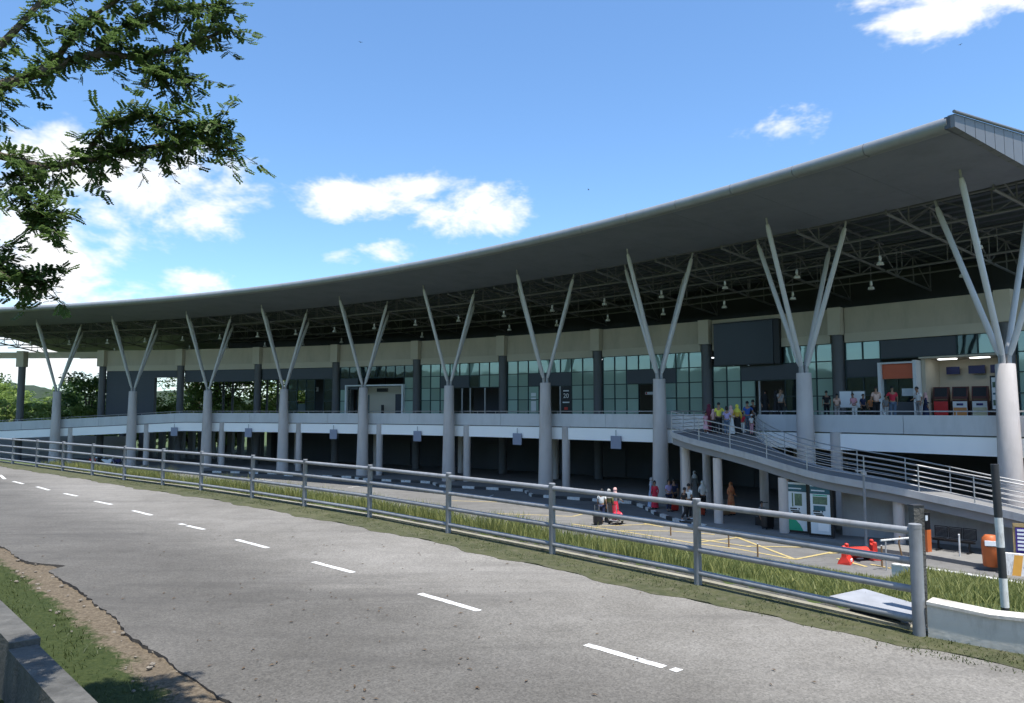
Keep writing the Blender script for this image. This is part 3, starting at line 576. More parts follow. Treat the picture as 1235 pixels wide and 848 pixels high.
k = vnoise(x, y, 1.6, 11)+.6*vnoise(x, y, 4., 13)+rng.uniform(-.5, .5, len(x)) > -.42; x, y = x[k], y[k]; cl = vnoise(x, y, 1.6, 11); hh = np.clip(.19+.25*cl+rng.uniform(-.16, .2, len(x)), .08, .72)*np.clip((3.9-x)/1.6, .3, 1)
hh = hh*np.clip((x+26)/22+.45, .4, 1)
g = blades('tall_grass', x, y, hgt(x, y), hh, rng.uniform(.008, .018, len(x)), 'blade', .55); set_(g, 'tall yellow green grass growing behind the roadside railing', 'grass')
n_ = 46000; x = rng.uniform(3.6, 17, n_); y = rng.uniform(4.5, 26, n_); s = sdist(x, y, FENCE); k = (s > .5) & (s < 18.2); x, y = x[k], y[k]
k = (sdist(x, y, BANKW) < -.1); x, y = x[k], y[k]
hh = np.clip(.12+.1*vnoise(x, y, 1.3, 12)+rng.uniform(-.05, .1, len(x)), .05, .32)
g = blades('slope_grass', x, y, hgt(x, y), hh, rng.uniform(.012, .028, len(x)), 'blade', .9); set_(g, 'bright green rough grass on the bank right of the railing', 'grass')
x, y = scatter_strip(NEAR[4:15], -2.6, -.3, -13, 2, 26000, .7); w = sdist(x, y, WALLN); k = w > .02; x, y = x[k], y[k]
k = vnoise(x, y, 2.4, 15)+rng.uniform(-.5, .5, len(x)) > -.25; x, y = x[k], y[k]
g = blades('verge_grass', x, y, np.full(len(x), -2.19), rng.uniform(.02, .07, len(x)), rng.uniform(.005, .011, len(x)), 'bladed', 1.3); set_(g, 'short mown grass between the dirt shoulder and near wall', 'grass')
x, y = scatter_strip(FD, -.62, .1, -12, 9, 22000, 1.); k = vnoise(x, y, 3.0, 16)+rng.uniform(-.4, .4, len(x)) > -.05; x, y = x[k], y[k]
g = blades('verge_tufts', x, y, np.full(len(x), ZROAD+.01), rng.uniform(.012, .045, len(x)), rng.uniform(.006, .013, len(x)), 'bladed', 1.6); set_(g, 'tiny grass tufts in the mossy strip beside the asphalt', 'grass')
# stones on the shoulder, dry leaves on the asphalt
def rock(r, sd):
    q = random.Random(sd); mb = MB(); vs = []; 
    for i in range(4):
        ph = (i+.5)/4*math.pi
        for k in range(6): 
            rr = r*q.uniform(.75, 1.15); vs.append((rr*math.sin(ph)*math.cos(k*math.pi/3+i), rr*math.sin(ph)*math.sin(k*math.pi/3+i), rr*.55*math.cos(ph)))
    fs = [(i*6+k, i*6+(k+1) % 6, (i+1)*6+(k+1) % 6, (i+1)*6+k) for i in range(3) for k in range(6)]+[tuple(range(6)), tuple(range(18, 24))[::-1]]
    return vs, fs
mb = MB(); x, y = scatter_strip(NEAR[6:14], -.5, .02, -8, 1, 90, 1.)
for i in range(90):
    vs, fs = rock(random.choice([.008, .01, .014, .018, .03]), i); mb.add([(a+x[i], b+y[i], c-2.178) for a, b, c in vs], fs)
set_(mb.build('shoulder_stones', mat('shoulder_stone', (.11, .095, .075), .9, scale=20., col2=(.24, .21, .17))), 'loose pale stones scattered along the dirt shoulder', 'stones', kind='stuff')
mb = MB()
for i in range(230):
    t = random.random(); u = random.uniform(0, 620) if i < 190 else random.uniform(500, 1200); v = random.uniform(640, 845); p = ground(u, v, ZROAD+.008)
    if sdist(np.array([p.x]), np.array([p.y]), np.array(NEAR, float))[0] < .1 or sdist(np.array([p.x]), np.array([p.y]), np.array(FAR, float))[0] > -.1: continue
    s_ = random.uniform(.012, .035); a = random.uniform(0, 6.3); ca, sa = math.cos(a)*s_, math.sin(a)*s_
    mb.add([(p.x-ca, p.y-sa, p.z), (p.x+sa*.35, p.y-ca*.35, p.z+.006), (p.x+ca, p.y+sa, p.z+.003), (p.x-sa*.35, p.y+ca*.35, p.z+.008)], [(0, 1, 2, 3)])
set_(mb.build('leaf_litter', mat('dry_leaf', (.05, .035, .022), .9, scale=9., col2=(.13, .085, .045))), 'small dark dry leaves lying on the asphalt', 'leaves', kind='stuff')

# ---------------------------------------------------------------- terminal building
bld = thing('terminal_building', FP(3, 0, ZPL), 'long curved terminal building with sweeping grey canopy roof on V-shaped columns', 'building')
T0, T1 = -.2, 10.9
def rz(R, t):
    """underside height of the eaves at radius R: soffit climbs towards the edge"""
    return 10.05-(R-102.5)*.045+zroof(t)
roof = MB(); n = 46; secs = []
for i in range(n+1):                                    # roof skin: top sheet, closed slab
    t = T0+(T1-T0)*i/n; z = zroof(t)
    secs.append([P(102.6, t, 10.12+z), P(102.6, t, 10.5+z), P(107, t, 10.78+z), P(112, t, 10.95+z), P(124, t, 10.3+z), P(140, t, 8.6+z), P(140, t, 8.45+z), P(124, t, 10.15+z), P(112, t, 10.8+z), P(110, t, 10.5+z)])
roofo = roof.sweep(secs).build('roof', 'roofd', bld)
# plain soffit boards under the eaves
ns = 22
for i in range(ns):
    ta, tb = T0+(T1-T0)*i/ns+.0008, T0+(T1-T0)*(i+1)/ns-.0008; m2 = []
    for t in (ta, (ta+tb)/2, tb):
        m2.append([P(102.6, t, rz(102.5, t)), P(110.05, t, rz(110, t)), P(110.05, t, rz(110, t)+.45), P(102.6, t, rz(102.5, t)+.05)])
    MB().sweep(m2).build('soffit_board', 'soffit', roofo)
# rounded roof edge in lengths
k = 0; t = T0
while t < T1-.05:
    t2 = min(t+.36, T1); secs = []
    for j in range(4):
        tt = t+.0016+(t2-t-.0032)*j/3; c = P(102.62, tt, 10.27+zroof(tt)); e = er(tt)
        secs.append([c-e*(.26*math.cos(a))+Vector((0, 0, .25*math.sin(a))) for a in [R_(x) for x in (-90, -65, -40, -15, 10, 35, 60, 90)]]+[c+e*.25+Vector((0, 0, .27)), c+e*.25+Vector((0, 0, -.25))])
    MB().sweep(secs).build('roof_edge_length', 'nose', roofo, smooth=True); t = t2
# seamed cladding on the right end of the roof, widening from the edge
npn = 26; R1_, R2_ = 102.4, 121.
def eb(R): return (10.03-(R-102.4)*.1 if R < 110 else 9.27)
def etp(R): return 10.5+(R-102.4)*.055 if R < 110 else 10.92-(R-110)*.03
EA = Vector((P(102.4, T0-.02).x, P(102.4, T0-.02).y, 0)); ED = Vector((.80, .60, 0)).normalized()
for i in range(npn):
    Ra, Rb = R1_+(R2_-R1_)*i/npn+.016, R1_+(R2_-R1_)*(i+1)/npn-.016
    pa, pb = P(Ra, T0-.03), P(Rb, T0-.03); pc, pd = P(Rb, T0-.003), P(Ra, T0-.003)
    za, zb, zc, zd = eb(Ra), eb(Rb), etp(Rb), etp(Ra)
    MB().hexa([(*pa.xy, za), (*pb.xy, zb), (*pc.xy, zb), (*pd.xy, za), (*pa.xy, zd), (*pb.xy, zc), (*pc.xy, zc), (*pd.xy, zd)]).build('end_panel', 'endpanel', roofo)
mbk = MB(); mbk.hexa([(*P(R1_, T0-.012).xy, eb(R1_)), (*P(R2_, T0-.012).xy, eb(R2_)), (*P(R2_, T0+.01).xy, eb(R2_)), (*P(R1_, T0+.01).xy, eb(R1_)), (*P(R1_, T0-.012).xy, etp(R1_)-.03), (*P(R2_, T0-.012).xy, etp(R2_)-.03), (*P(R2_, T0+.01).xy, etp(R2_)-.03), (*P(R1_, T0+.01).xy, etp(R1_)-.03)])
mbk.build('end_backing', 'spandrel', roofo)
for R1x, R2x in ((R1_-.1, R2_),):
    p, q_ = P(R1x, T0-.035, etp(R1x)+.05), P(R2x, T0-.035, etp(R2x)+.05)
    MB().tube(p, P(110, T0-.035, etp(110)+.05), .06, n=8).build('end_flashing', 'endpanel', roofo)
# ribs of the roof sheet and purlins, seen from below
for i in range(15):
    R = 110.9+i*.95; mb = MB(); zt = 10.6 if R < 112 else 10.78-(R-112)*.054
    arc_solid(mb, R, R+.34, T0+.01, T1, zt-.16, zt+.02, 44, zf=zroof); mb.build('purlin', 'roofd', roofo)
# radial trusses every half bay and two ring trusses
def truss(pts_top, pts_bot, rc, rw, name='truss'):
    mb = MB(); mb.path(pts_top, rc, 7); mb.path(pts_bot, rc, 7)
    for i in range(len(pts_top)):
        if i < len(pts_bot): mb.tube(pts_bot[i], pts_top[i], rw, n=5, caps=False)
        if i+1 < len(pts_top): mb.tube(pts_bot[i], pts_top[i+1], rw, n=5, caps=False) if i % 2 else mb.tube(pts_top[i], pts_bot[i+1], rw, n=5, caps=False)
    return mb.build(name, 'truss', roofo, smooth=True)
RR = [109.8, 112, 114.3, 116.6, 118.9, 121.2, 123.5, 126]
t = 0.
while t < T1:
    zz = zroof(t)
    truss([P(R, t, (10.55 if R < 112 else 10.66-(R-112)*.054)+zz) for R in RR], [P(R, t, 9.5-(R-110)*.09+zz) for R in RR], .075, .04); t += .5
for R, zb in ((113., 9.25), (119.6, 8.62)):
    ts = [T0+.1+i*.25 for i in range(int((T1-T0-.2)/.25)+1)]
    truss([P(R, t, 10.5-(R-112)*.05+zroof(t)) for t in ts], [P(R, t, zb+zroof(t)) for t in ts], .07, .035, 'ring_truss')
for R in (116.3, 121.5):
    ts = [T0+.1+i*.25 for i in range(int((T1-T0-.2)/.25)+1)]
    MB().path([P(R, t, 9.5-(R-110)*.09+zroof(t)) for t in ts], .05, 6).build('tie_pipe', 'truss', roofo, smooth=True)
e0 = P(109.9, T0+.03, 9.35)
MB().tube(e0, P(120, T0+.02, 8.5), .1, n=8).build('end_strut', 'strut', roofo, smooth=True)
MB().tube(e0+er(0)*.2, P(112.8, T0+.02, 8.0)-Vector((0, 0, .0)), .035, n=6).build('end_brace', 'truss', roofo, smooth=True)
for j in range(3):
    MB().tube(P(111+j*3, T0+.05, 9.2-j*.35), P(118+j, T0+.05, 9.2-j*.35), .045, n=6).build('end_rail', 'strut', roofo, smooth=True)

# front columns: tapered shaft, bracket, four raking struts
ZTOP = 1.99
for i in range(10):
    c = P(R0, i); zb = ZWK if i < 7 else ZPL
    mb = MB(); mb.lathe((c.x, c.y, 0), [(.53, ZPL), (.53, ZPL+.02), (.46, -2.4), (.375, ZTOP-.02), (.36, ZTOP)], 28)
    sh = mb.build('roof_column', 'colgrey', bld, smooth=True)
    mb = MB(); zz = zroof(i)
    for sx, sy in ((1, 0), (-1, 0), (0, 1), (0, -1)):
        b_ = c+er(i)*(.15*sx)+et(i)*(.17*sy); mb.tube((b_.x, b_.y, ZTOP), (b_.x+er(i).x*.05*sx, b_.y+er(i).y*.05*sx, ZTOP+.42), .095, n=10)
    mb.build('bracket', 'capm', sh, smooth=True)
    for (dr, dt, zt) in ((-3.0, 0, 9.83), (3.0, 0, 9.2), (0, 2.5, 9.62), (0, -2.5, 9.62)):
        u = er(i)*dr+et(i)*dt; un = u.normalized()
        p0 = c+un*.2+Vector((0, 0, ZTOP+.36)); p1 = c+u+Vector((0, 0, zt-.3+zz))
        MB().path([p0, p0.lerp(p1, .04), p0.lerp(p1, .96), p1], [.085, .125, .125, .085], 12).build('strut', 'strut', sh, smooth=True)
        MB().tube(p1-un*.01, p1+un*.08+Vector((0, 0, .34)), .05, n=8).build('strut_pin', 'capm', sh, smooth=True)

# facade columns with beige caps, beige wall, glazing
ROWZ = [ZFL, .97, 2.12, 3.22, 4.36]
def fbox(mb, k, s0, s1, z0, z1, o0, o1):
    """box on the facade bay k; s runs from its left end (0) to its right end (1)"""
    a, b = k+1-s0, k+1-s1
    return mb.hexa([FP(a, o0, z0), FP(b, o0, z0), FP(b, o1, z0), FP(a, o1, z0), FP(a, o0, z1), FP(b, o0, z1), FP(b, o1, z1), FP(a, o1, z1)])
for k in range(-1, 12):
    c = FP(k, -.15)
    MB().lathe((c.x, c.y, 0), [(.36, ZWK), (.36, 4.86)], 20).build('facade_column', 'dcol', bld, smooth=True)
    mb = MB(); fbox(mb, k-.5, .457, .543, 4.86, 6.62, -.62, .2); mb.build('column_cap', 'beigel', bld)
for k in range(-1, 9):
    mb = MB(); fbox(mb, k, .048, .952, 4.94, 6.6, -.12, .25)
    if k == 1:
        mb = MB(); fbox(mb, k, .57, .952, 4.94, 6.6, -.12, .25); fbox(mb, k, .048, .07, 4.36, 6.6, -.12, .25); fbox(mb, k, .07, .57, 6.35, 6.6, -.12, .25)
    mb.build('wall_panel', 'beige', bld)
    if k != 1: mb = MB(); fbox(mb, k, .048, .952, 4.36, 4.937, -.19, .25); mb.build('wall_band', 'beigel', bld)
    else: mb = MB(); fbox(mb, k, .57, .952, 4.36, 4.937, -.19, .25); mb.build('wall_band', 'beigel', bld)
mb = MB(); fbox(mb, 9, .06, .94, 5.85, 6.5, -.1, .3); mb.build('open_bay_beam', 'beigel', bld)
mb = MB(); fbox(mb, 10, .06, .94, 5.85, 6.5, -.1, .3); mb.build('open_bay_beam', 'beigel', bld)
# interior shell of the upper floor
mb = MB(); arc_solid(mb, .3, 13, -1, 9, ZFL-.3, ZFL, 40, f=lambda o, k, z: FP(k, o, z)); mb.build('upper_floor', 'floor', bld)
mb = MB(); arc_solid(mb, .3, 13, -1, 7.95, 4.5, 4.7, 36, f=lambda o, k, z: FP(k, o, z)); mb.build('ceiling', 'ceil', bld)
mb = MB(); arc_solid(mb, 12.6, 13, -1, 6.35, ZFL, 4.5, 30, f=lambda o, k, z: FP(k, o, z)); mb.build('inner_wall', 'inwall', bld)
mb = MB(); arc_solid(mb, 7, 7.3, -.5, 7.9, 4.71, 10.2, 40, f=lambda o, k, z: FP(k, o, z)); mb.build('light_block_wall', 'indark', bld)  # dark wall added to keep light from behind out of the roof void
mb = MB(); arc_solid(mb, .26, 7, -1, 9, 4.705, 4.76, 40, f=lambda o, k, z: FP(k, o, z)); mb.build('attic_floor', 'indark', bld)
for k, s_ in ((2, .25), (2, .7), (3, .3), (3, .8), (4, .2), (4, .6), (1, .15), (1, .8)):
    mb = MB(); fbox(mb, k, s_-.06, s_+.06, 4.42, 4.46, 3.4, 3.65); mb.build('ceiling_light', 'litpanel', bld)
    mb = MB(); fbox(mb, k, s_-.05, s_+.05, 4.42, 4.46, 7.4, 7.65); mb.build('ceiling_light', 'litpanel', bld)
SA, SB = .045, .955
def colS(j): return SA+(SB-SA)*j/8
def bay(k, rows, head=True):
    """rows: four strings (top to bottom) of eight cells: g glass, e dark glass, s cladding, . open"""
    fr = MB()
    for r in range(4):
        z0, z1 = ROWZ[3-r], ROWZ[4-r]
        for j in range(8):
            ch = rows[r][j]
            L_ = rows[r][j-1] if j else 'x'
            if ch in 'ge' or L_ in 'ge' or (ch == 's') != (L_ == 's'): fbox(fr, k, colS(j)-.0035, colS(j)+.0035, z0+.032, z1-.032, -.08, .06)
            up = rows[r-1][j] if r else 'x'
            if ch in 'ges' or up in 'ges' : fbox(fr, k, colS(j), colS(j+1), z1-.03, z1+.03, -.07, .05)
        if rows[r][7] in 'ge': fbox(fr, k, SB-.0035, SB+.0035, z0+.032, z1-.032, -.08, .06)
    fo = fr.build('window_frame', 'mull', bld)
    for r in range(4):
        z0, z1 = ROWZ[3-r], ROWZ[4-r]; j = 0
        while j < 8:
            ch = rows[r][j]
            if ch in 'ge':
                mb = MB(); fbox(mb, k, colS(j)+.0042, colS(j+1)-.0042, z0+.034, z1-.034, -.012, .012); mb.build('pane', 'glass' if ch == 'g' else 'glassd', fo)
            elif ch == 's':
                e = j
                while e < 8 and rows[r][e] == 's': e += 1
                mb = MB(); fbox(mb, k, colS(j)+.0042, colS(e)-.0042, z0+.034, z1-.034, -.06, .05); mb.build('cladding_panel', 'spandrel', fo); j = e-1
            j += 1
    return fo
b2 = bay(2, ['gggggggg', 'ggssssgg', 'ggg..ggg', 'ggg..ggg'])
b3 = bay(3, ['gggggggg', 'ggssssgg', 'ggg...gg', 'ggg...gg'])
b4 = bay(4, ['gggggggg', 'ggsssegg', 'ggg.....', 'ggg.....'])
b1 = bay(1, ['....eggg', 'ggssssgg', 'ggg..egg', 'ggg..egg'])
b0 = bay(0, ['ggsssseg', 'ss......', 'ee......', 'ee......'])
bm1 = bay(-1, ['gggggggg', 'gggggggg', 'gggggggg', 'gggggggg'])
b5 = bay(5, ['eeeeeeee', 'ss.....g', 'g......g', 'g......g'])
b6 = bay(6, ['ssssssss', '...eee.e', '...e.e.e', '...e.e.e'])
mb = MB(); fbox(mb, 7, .045, .955, 3.1, 4.355, -.05, .3); mb.build('lobby_lintel', 'spandrel', bld)
mb = MB(); fbox(mb, 8, .045, .955, 3.6, 4.355, -.05, .3); mb.build('lobby_lintel', 'spandrel', bld)
mb = MB(); fbox(mb, 8, .05, .66, ZFL, 3.597, -.1, .35); mb.build('dark_wall', 'spandrel', bld)
# details inside the doorways
mb = MB(); fbox(mb, 3, colS(5)+.004, colS(6)-.004, ZFL, 2.08, -.03, .02); gate = mb.build('gate_panel', 'black', bld)
a_ = FP(4-colS(5.5), -.05, 0); fr_ang = math.atan2(*(FP(3.4)-FP(3.6)).yx)
def put_text(s, size, m, k, sfac, z, parent, o=-.045):
    c = FP(k+1-sfac, o, z); d = (FP(k+1-sfac-.01)-FP(k+1-sfac+.01)); a = math.atan2(d.y, d.x)
    me = text_mesh(s, size, m); ob = link('lettering', me, parent)
    ob.matrix_local = Matrix.Translation(c-off(parent)) @ Matrix.Rotation(a, 4, 'Z') @ Matrix.Rotation(math.pi/2, 4, 'X'); return ob
put_text('20', .55, 'white', 3, colS(5.5), 1.25, gate)
for a_, b_, z_ in ((5.25, 5.75, 1.68), (5.2, 5.8, .72)): mb = MB(); fbox(mb, 3, colS(a_), colS(b_), z_-.05, z_+.05, -.05, -.035); mb.build('sign_mark', 'white', gate)
mb = MB(); fbox(mb, 3, colS(5.35), colS(5.65), .1, .32, -.05, -.035); mb.build('red_mark', 'redp', gate)
for z0, z1 in ((1.25, 1.55), (.95, 1.15), (-.1, .85)):
    mb = MB(); fbox(mb, 3, colS(2.25), colS(2.7), z0, z1, -.03, -.016); mb.build('notice', 'white', b3)
mb = MB(); fbox(mb, 2, colS(3)+.005, colS(5)-.005, 1.28, 1.5, .9, .95); sg = mb.build('door_sign', 'white', bld)
mb = MB(); fbox(mb, 2, colS(3)+.012, colS(3)+.022, 1.31, 1.47, .885, .898); mb.build('sign_mark', 'redp', sg)
for k, s0, s1 in ((2, 3, 5), (3, 3, 5), (4, 3, 5), (4, 5, 8), (1, 3, 5)):
    mb = MB(); fbox(mb, k, colS(s0), colS(s1), ZFL, 4.36, 4.2, 4.35); mb.build('lobby_screen', 'indark' if (k, s0) != (1, 3) else 'inwall', bld)
for k, s0 in ((4, 4.2), (4, 5.02), (4, 6.5), (1, 3.2), (2, 4.9), (3, 4.9)):
    mb = MB(); fbox(mb, k, colS(s0), colS(s0)+.012, ZFL, 2.1, -.03, .06); mb.build('door_jamb', 'steel', bld)
# bay five: recessed counters in a white frame
mb = MB(); fbox(mb, 5, .13, .15, ZFL, 2.55, -.35, .3); fbox(mb, 5, .83, .85, ZFL, 2.55, -.35, .3); fbox(mb, 5, .15, .83, 2.42, 2.55, -.35, .3); mb.build('counter_frame', 'white', bld)
mb = MB(); fbox(mb, 5, .15, .83, ZFL, 2.42, 1.6, 1.75); rb = mb.build('counter_wall', 'beigel', bld)
for s0, s1, z1, m_ in ((.2, .3, 1.6, 'inwall'), (.62, .8, 1.65, 'indark')):
    mb = MB(); fbox(mb, 5, s0, s1, ZFL, z1, 1.55, 1.597); mb.build('door_leaf', m_, rb)
mb = MB(); fbox(mb, 5, .4, .53, 1.9, 2.25, 1.4, 1.5); mb.build('display', 'black', rb)
mb = MB(); fbox(mb, 5, .5, .52, ZFL, .6, .8, 1.0); mb.build('ticket_stand', 'black', rb)
# bay six: dim lobby with a white sign board
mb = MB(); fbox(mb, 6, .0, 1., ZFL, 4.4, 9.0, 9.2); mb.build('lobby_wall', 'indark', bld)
mb = MB(); fbox(mb, 6, .53, .69, 2.0, 2.45, 1.0, 1.06); eb_ = mb.build('lobby_board', 'white', bld)
for j in range(4): mb = MB(); fbox(mb, 6, .55+j*.033, .57+j*.033, 2.1, 2.36, .985, .998); mb.build('board_mark', 'black', eb_)
for s0, s1, z0, z1, m_ in ((.47, .66, .2, .75, 'inwall'), (.5, .64, 1.3, 1.75, 'inwall'), (.1, .3, .0, .8, 'inwall'), (.73, .86, ZFL, 4.2, 'dcol')):
    mb = MB(); fbox(mb, 6, s0, s1, z0, z1, 5.0, 5.4); mb.build('counter', m_, bld)
# bay seven and eight: open lobby, back posts and forked posts
for k, s_, o_ in ((7, .5, 11.), (7, .72, 11.), (7, .92, 11.), (7, .1, 8.), (8, .75, 8.), (8, .98, 8.), (7, .36, 11.), (6, .08, 11.)):
    c = FP(k+1-s_, o_); MB().tube((c.x, c.y, ZFL), (c.x, c.y, 4.6), .13, n=8).build('lobby_post', 'dcol', bld, smooth=True)
    if o_ == 8.:
        d = (FP(k)-FP(k+1)).normalized()
        for sg_ in (-1, 1): MB().path([(c.x, c.y, 2.0), (c.x+d.x*.5*sg_, c.y+d.y*.5*sg_, 2.9), (c.x+d.x*.9*sg_, c.y+d.y*.9*sg_, 4.3)], .08, 6).build('fork', 'dcol', bld, smooth=True)
mb = MB(); fbox(mb, 7, 0, 1, 3.3, 3.4, 10.9, 11.1); mb.build('lobby_transom', 'dcol', bld)
# bay zero: ticket booth, kiosk recess
mb = MB(); fbox(mb, 0, .27, .29, ZFL, 2.95, -.5, .3); fbox(mb, 0, .485, .505, ZFL, 3.02, -.5, .3); fbox(mb, 0, .29, .485, 2.85, 2.95, -.5, .3); mb.build('booth_frame', 'white', bld)
mb = MB(); fbox(mb, 0, .292, .483, 1.95, 2.848, -.3, -.2); mb.build('booth_signboard', 'orange', bld)
for s0, s1 in ((.292, .38), (.384, .483)): mb = MB(); fbox(mb, 0, s0, s1, .55, 1.94, -.1, -.07); mb.build('booth_window', 'glassd', bld)
mb = MB(); fbox(mb, 0, .292, .483, ZFL, .54, -.2, -.05); mb.build('booth_counter', 'spandrel', bld)
mb = MB(); fbox(mb, 0, .40, .47, .9, 1.35, -.13, -.105); mb.build('booth_notice', 'frost', bld)
mb = MB(); fbox(mb, 0, .507, 1.0, .6, 3.22, 2.4, 2.55); rw = mb.build('recess_wall', 'beigel', bld)
mb = MB(); fbox(mb, 0, .507, 1.0, ZFL, .597, 2.38, 2.55); mb.build('recess_dado', 'dcol', bld)
mb = MB(); fbox(mb, 0, .507, .53, ZFL, 3.2, .25, 2.4); mb.build('recess_side', 'beigel', bld)
mb = MB(); fbox(mb, 0, .507, .96, 3.1, 3.2, -.1, 2.4); mb.build('recess_ceiling', 'beigel', bld)
for s0 in (.58, .76): mb = MB(); fbox(mb, 0, s0, s0+.1, 3.04, 3.09, .9, 1.2); mb.build('recess_light', 'litpanel', bld)
for s0, s1, z0, z1 in ((.585, .66, 2.2, 2.65), (.71, .8, 2.2, 2.68), (.83, .95, 2.2, 2.68)):
    mb = MB(); fbox(mb, 0, s0, s1, z0, z1, 2.0, 2.1); mb.build('wall_display', 'bluescreen', rw)
mb = MB(); fbox(mb, 0, .945, 1.0, ZFL, 3.2, .0, .4); mb.build('pier', 'beigel', bld)
lb = MB(); fbox(lb, 0, .9, .955, .0, 1.95, -.14, -.06); lbo = lb.build('poster_frame', 'black', bld)
mb = MB(); fbox(mb, 0, .908, .947, .1, 1.85, -.155, -.142); mb.build('poster', 'white', lbo)
for z0, z1, m_ in ((1.3, 1.6, 'pic'), (.3, .6, 'pic'), (.9, 1.0, 'teal')): mb = MB(); fbox(mb, 0, .913, .942, z0, z1, -.166, -.157); mb.build('poster_print', m_, lbo)
# big dark screen hung on bay one
sc_ = thing('video_screen', FP(1.68, -.6, 3.3), 'large switched-off dark video screen mounted on the beige wall', 'screen')
mb = MB(); fbox(mb, 1, .085, .555, 3.28, 6.2, -.55, -.2); mb.build('screen_face', 'screen', sc_)
mb = MB(); fbox(mb, 1, .08, .56, 3.2, 3.279, -.58, -.15); fbox(mb, 1, .08, .56, 6.201, 6.28, -.58, -.15); fbox(mb, 1, .556, .6, 3.2, 6.28, -.5, -.15); mb.build('screen_casing', 'black', sc_)
for s_ in (.24, .36): mb = MB(); fbox(mb, 1, s_, s_+.008, 3.14, 3.199, -.6, -.5); mb.build('bracket_light', 'steel', sc_)

# lower level under the deck
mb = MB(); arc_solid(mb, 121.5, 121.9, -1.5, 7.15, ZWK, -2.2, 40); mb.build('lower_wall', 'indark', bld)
for i in range(1, 8):
    for R in (116.5,): 
        c = P(R, i+.42); MB().lathe((c.x, c.y, 0), [(.3, ZWK), (.3, -1.15)], 14).build('lower_column', 'colgrey' if i < 8 else 'dcol', bld, smooth=True)
mb = MB(); arc_solid(mb, 118.0, 118.3, 8.75, 11.5, ZPL, -2.9, 12); mb.build('left_wall', 'capm', bld)
for i in range(16):
    t = 7.1+i*.13; c = P(120.5, t); MB().box((c.x, c.y, -3.7), (.5, .62, 3.6), A0+DA*t).build('lower_pier', 'dcol', bld)
for i, (t, w_) in enumerate(((.9, 2.4), (2.1, 2.), (3.2, 2.6), (4.4, 2.), (5.5, 2.2))):
    c = P(121.45, t, -4.3); MB().box(c, (.08, w_, 2.3), A0+DA*t).build('lower_door', 'spandrel', bld)

# ---------------------------------------------------------------- elevated departures deck
deck = thing('elevated_deck', P(111, 4, ZPL), 'curved elevated drop-off deck with grey parapet and white edge beam', 'elevated road')
def zdk(t): return 0 if t < 7.4 else -.42*(t-7.4)-.0*(t-7.4)**2
mb = MB(); secs = []
for i in range(61):
    t = -1.6+i*14/60; d_ = zdk(t); Ro = 121 - .72*max(0, t)
    secs.append([P(110.79, t, -1.15+d_), P(max(Ro, 113.5), t, -1.15+d_), P(max(Ro, 113.5), t, ZDK+d_), P(110.79, t, ZDK+d_)])
mb.sweep(secs).build('deck_slab', 'deckroad', deck)
def parap(t0, t1):
    mb = MB(); arc_solid(mb, 110.62, 110.78, t0+.0015, t1-.0015, -1.09, -.2, 4, zf=zdk); mb.build('parapet_panel', 'parapet', deck)
    mb = MB(); mb.path([P(110.7, t0+(t1-t0)*j/4, -.02+zdk(t0+(t1-t0)*j/4)) for j in range(5)], .032, 7); mb.build('handrail', 'steel', deck, smooth=True)
    for f in (.12, .5, .88):
        t = t0+(t1-t0)*f; MB().tube(P(110.7, t, -.21+zdk(t)), P(110.7, t, -.02+zdk(t)), .022, n=6).build('rail_post', 'steel', deck, smooth=True)
edges = [-1.5, -.5, 0, .5, 1.0, 1.375, None, 1.67, 2.0]+[2+.5*i for i in range(1, 22)]
for a, b in zip(edges[:-1], edges[1:]):
    if a is None or b is None: continue
    parap(a, b)
for i in range(-3, 22):
    t0, t1 = i*.5, i*.5+.5
    mb = MB(); arc_solid(mb, 110.64, 111.0, t0, t1, -1.98, -1.16, 4, zf=zdk); mb.build('edge_beam', 'whiteb', deck)
for i in range(0, 11):
    c = P(110.72, i-.135); MB().lathe((c.x, c.y, 0), [(.29, ZPL+.1), (.28, -1.095+zdk(i))], 16).build('deck_pillar', 'colgrey', deck, smooth=True)
for k, (x_, y_, w_) in enumerate(((742, 533, 1), (624, 528, 1), (504, 525, 1), (403, 523.5, 1), (301, 522, 1), (212, 521, 1))):
    # square panels hung from the edge beam, one in each bay
    best = min((abs((617.5+FPX*P(110.5, t).x/P(110.5, t).y)-x_), t) for t in np.arange(0, 11, .01))[1]; c = P(110.5, best, 0)
    names = ['first', 'second', 'third', 'fourth', 'fifth', 'sixth']
    s_ = thing('hanging_sign', (c.x, c.y, -2.55), f'blank blue grey square panel hung on the white beam, {names[k]} counted from the ramp', 'sign', 'square panels hung along the deck edge')
    MB().box((c.x, c.y, -2.06), (.06, .82, .84), A0+DA*best).build('panel', 'signgrey', s_)
    MB().tube((c.x, c.y, -1.65), (c.x, c.y, -1.26), .03, n=6).build('hanger', 'capm', s_)

# ---------------------------------------------------------------- pendant lamps
def ordinal(n):
    w = ['', 'first', 'second', 'third', 'fourth', 'fifth', 'sixth', 'seventh', 'eighth', 'ninth', 'tenth', 'eleventh', 'twelfth', 'thirteenth', 'fourteenth', 'fifteenth', 'sixteenth', 'seventeenth', 'eighteenth', 'nineteenth', 'twentieth', 'twenty-first', 'twenty-second', 'twenty-third']
    return w[n]
lampme = {}
mb = MB().tube((0, 0, .55), (0, 0, 1.6), .018, n=6); lampme['rod'] = mb.mesh('rod', 'truss')
mb = MB().lathe((0, 0, .22), [(.05, .36), (.1, .34), (.11, .12), (.085, .02), (.06, 0)], 12); lampme['housing'] = mb.mesh('housing', 'lampw', smooth=True)
mb = MB().lathe((0, 0, 0), [(.07, .22), (.2, .16), (.25, .02), (.235, 0)], 16); lampme['reflector'] = mb.mesh('reflector', 'lampglass', smooth=True)
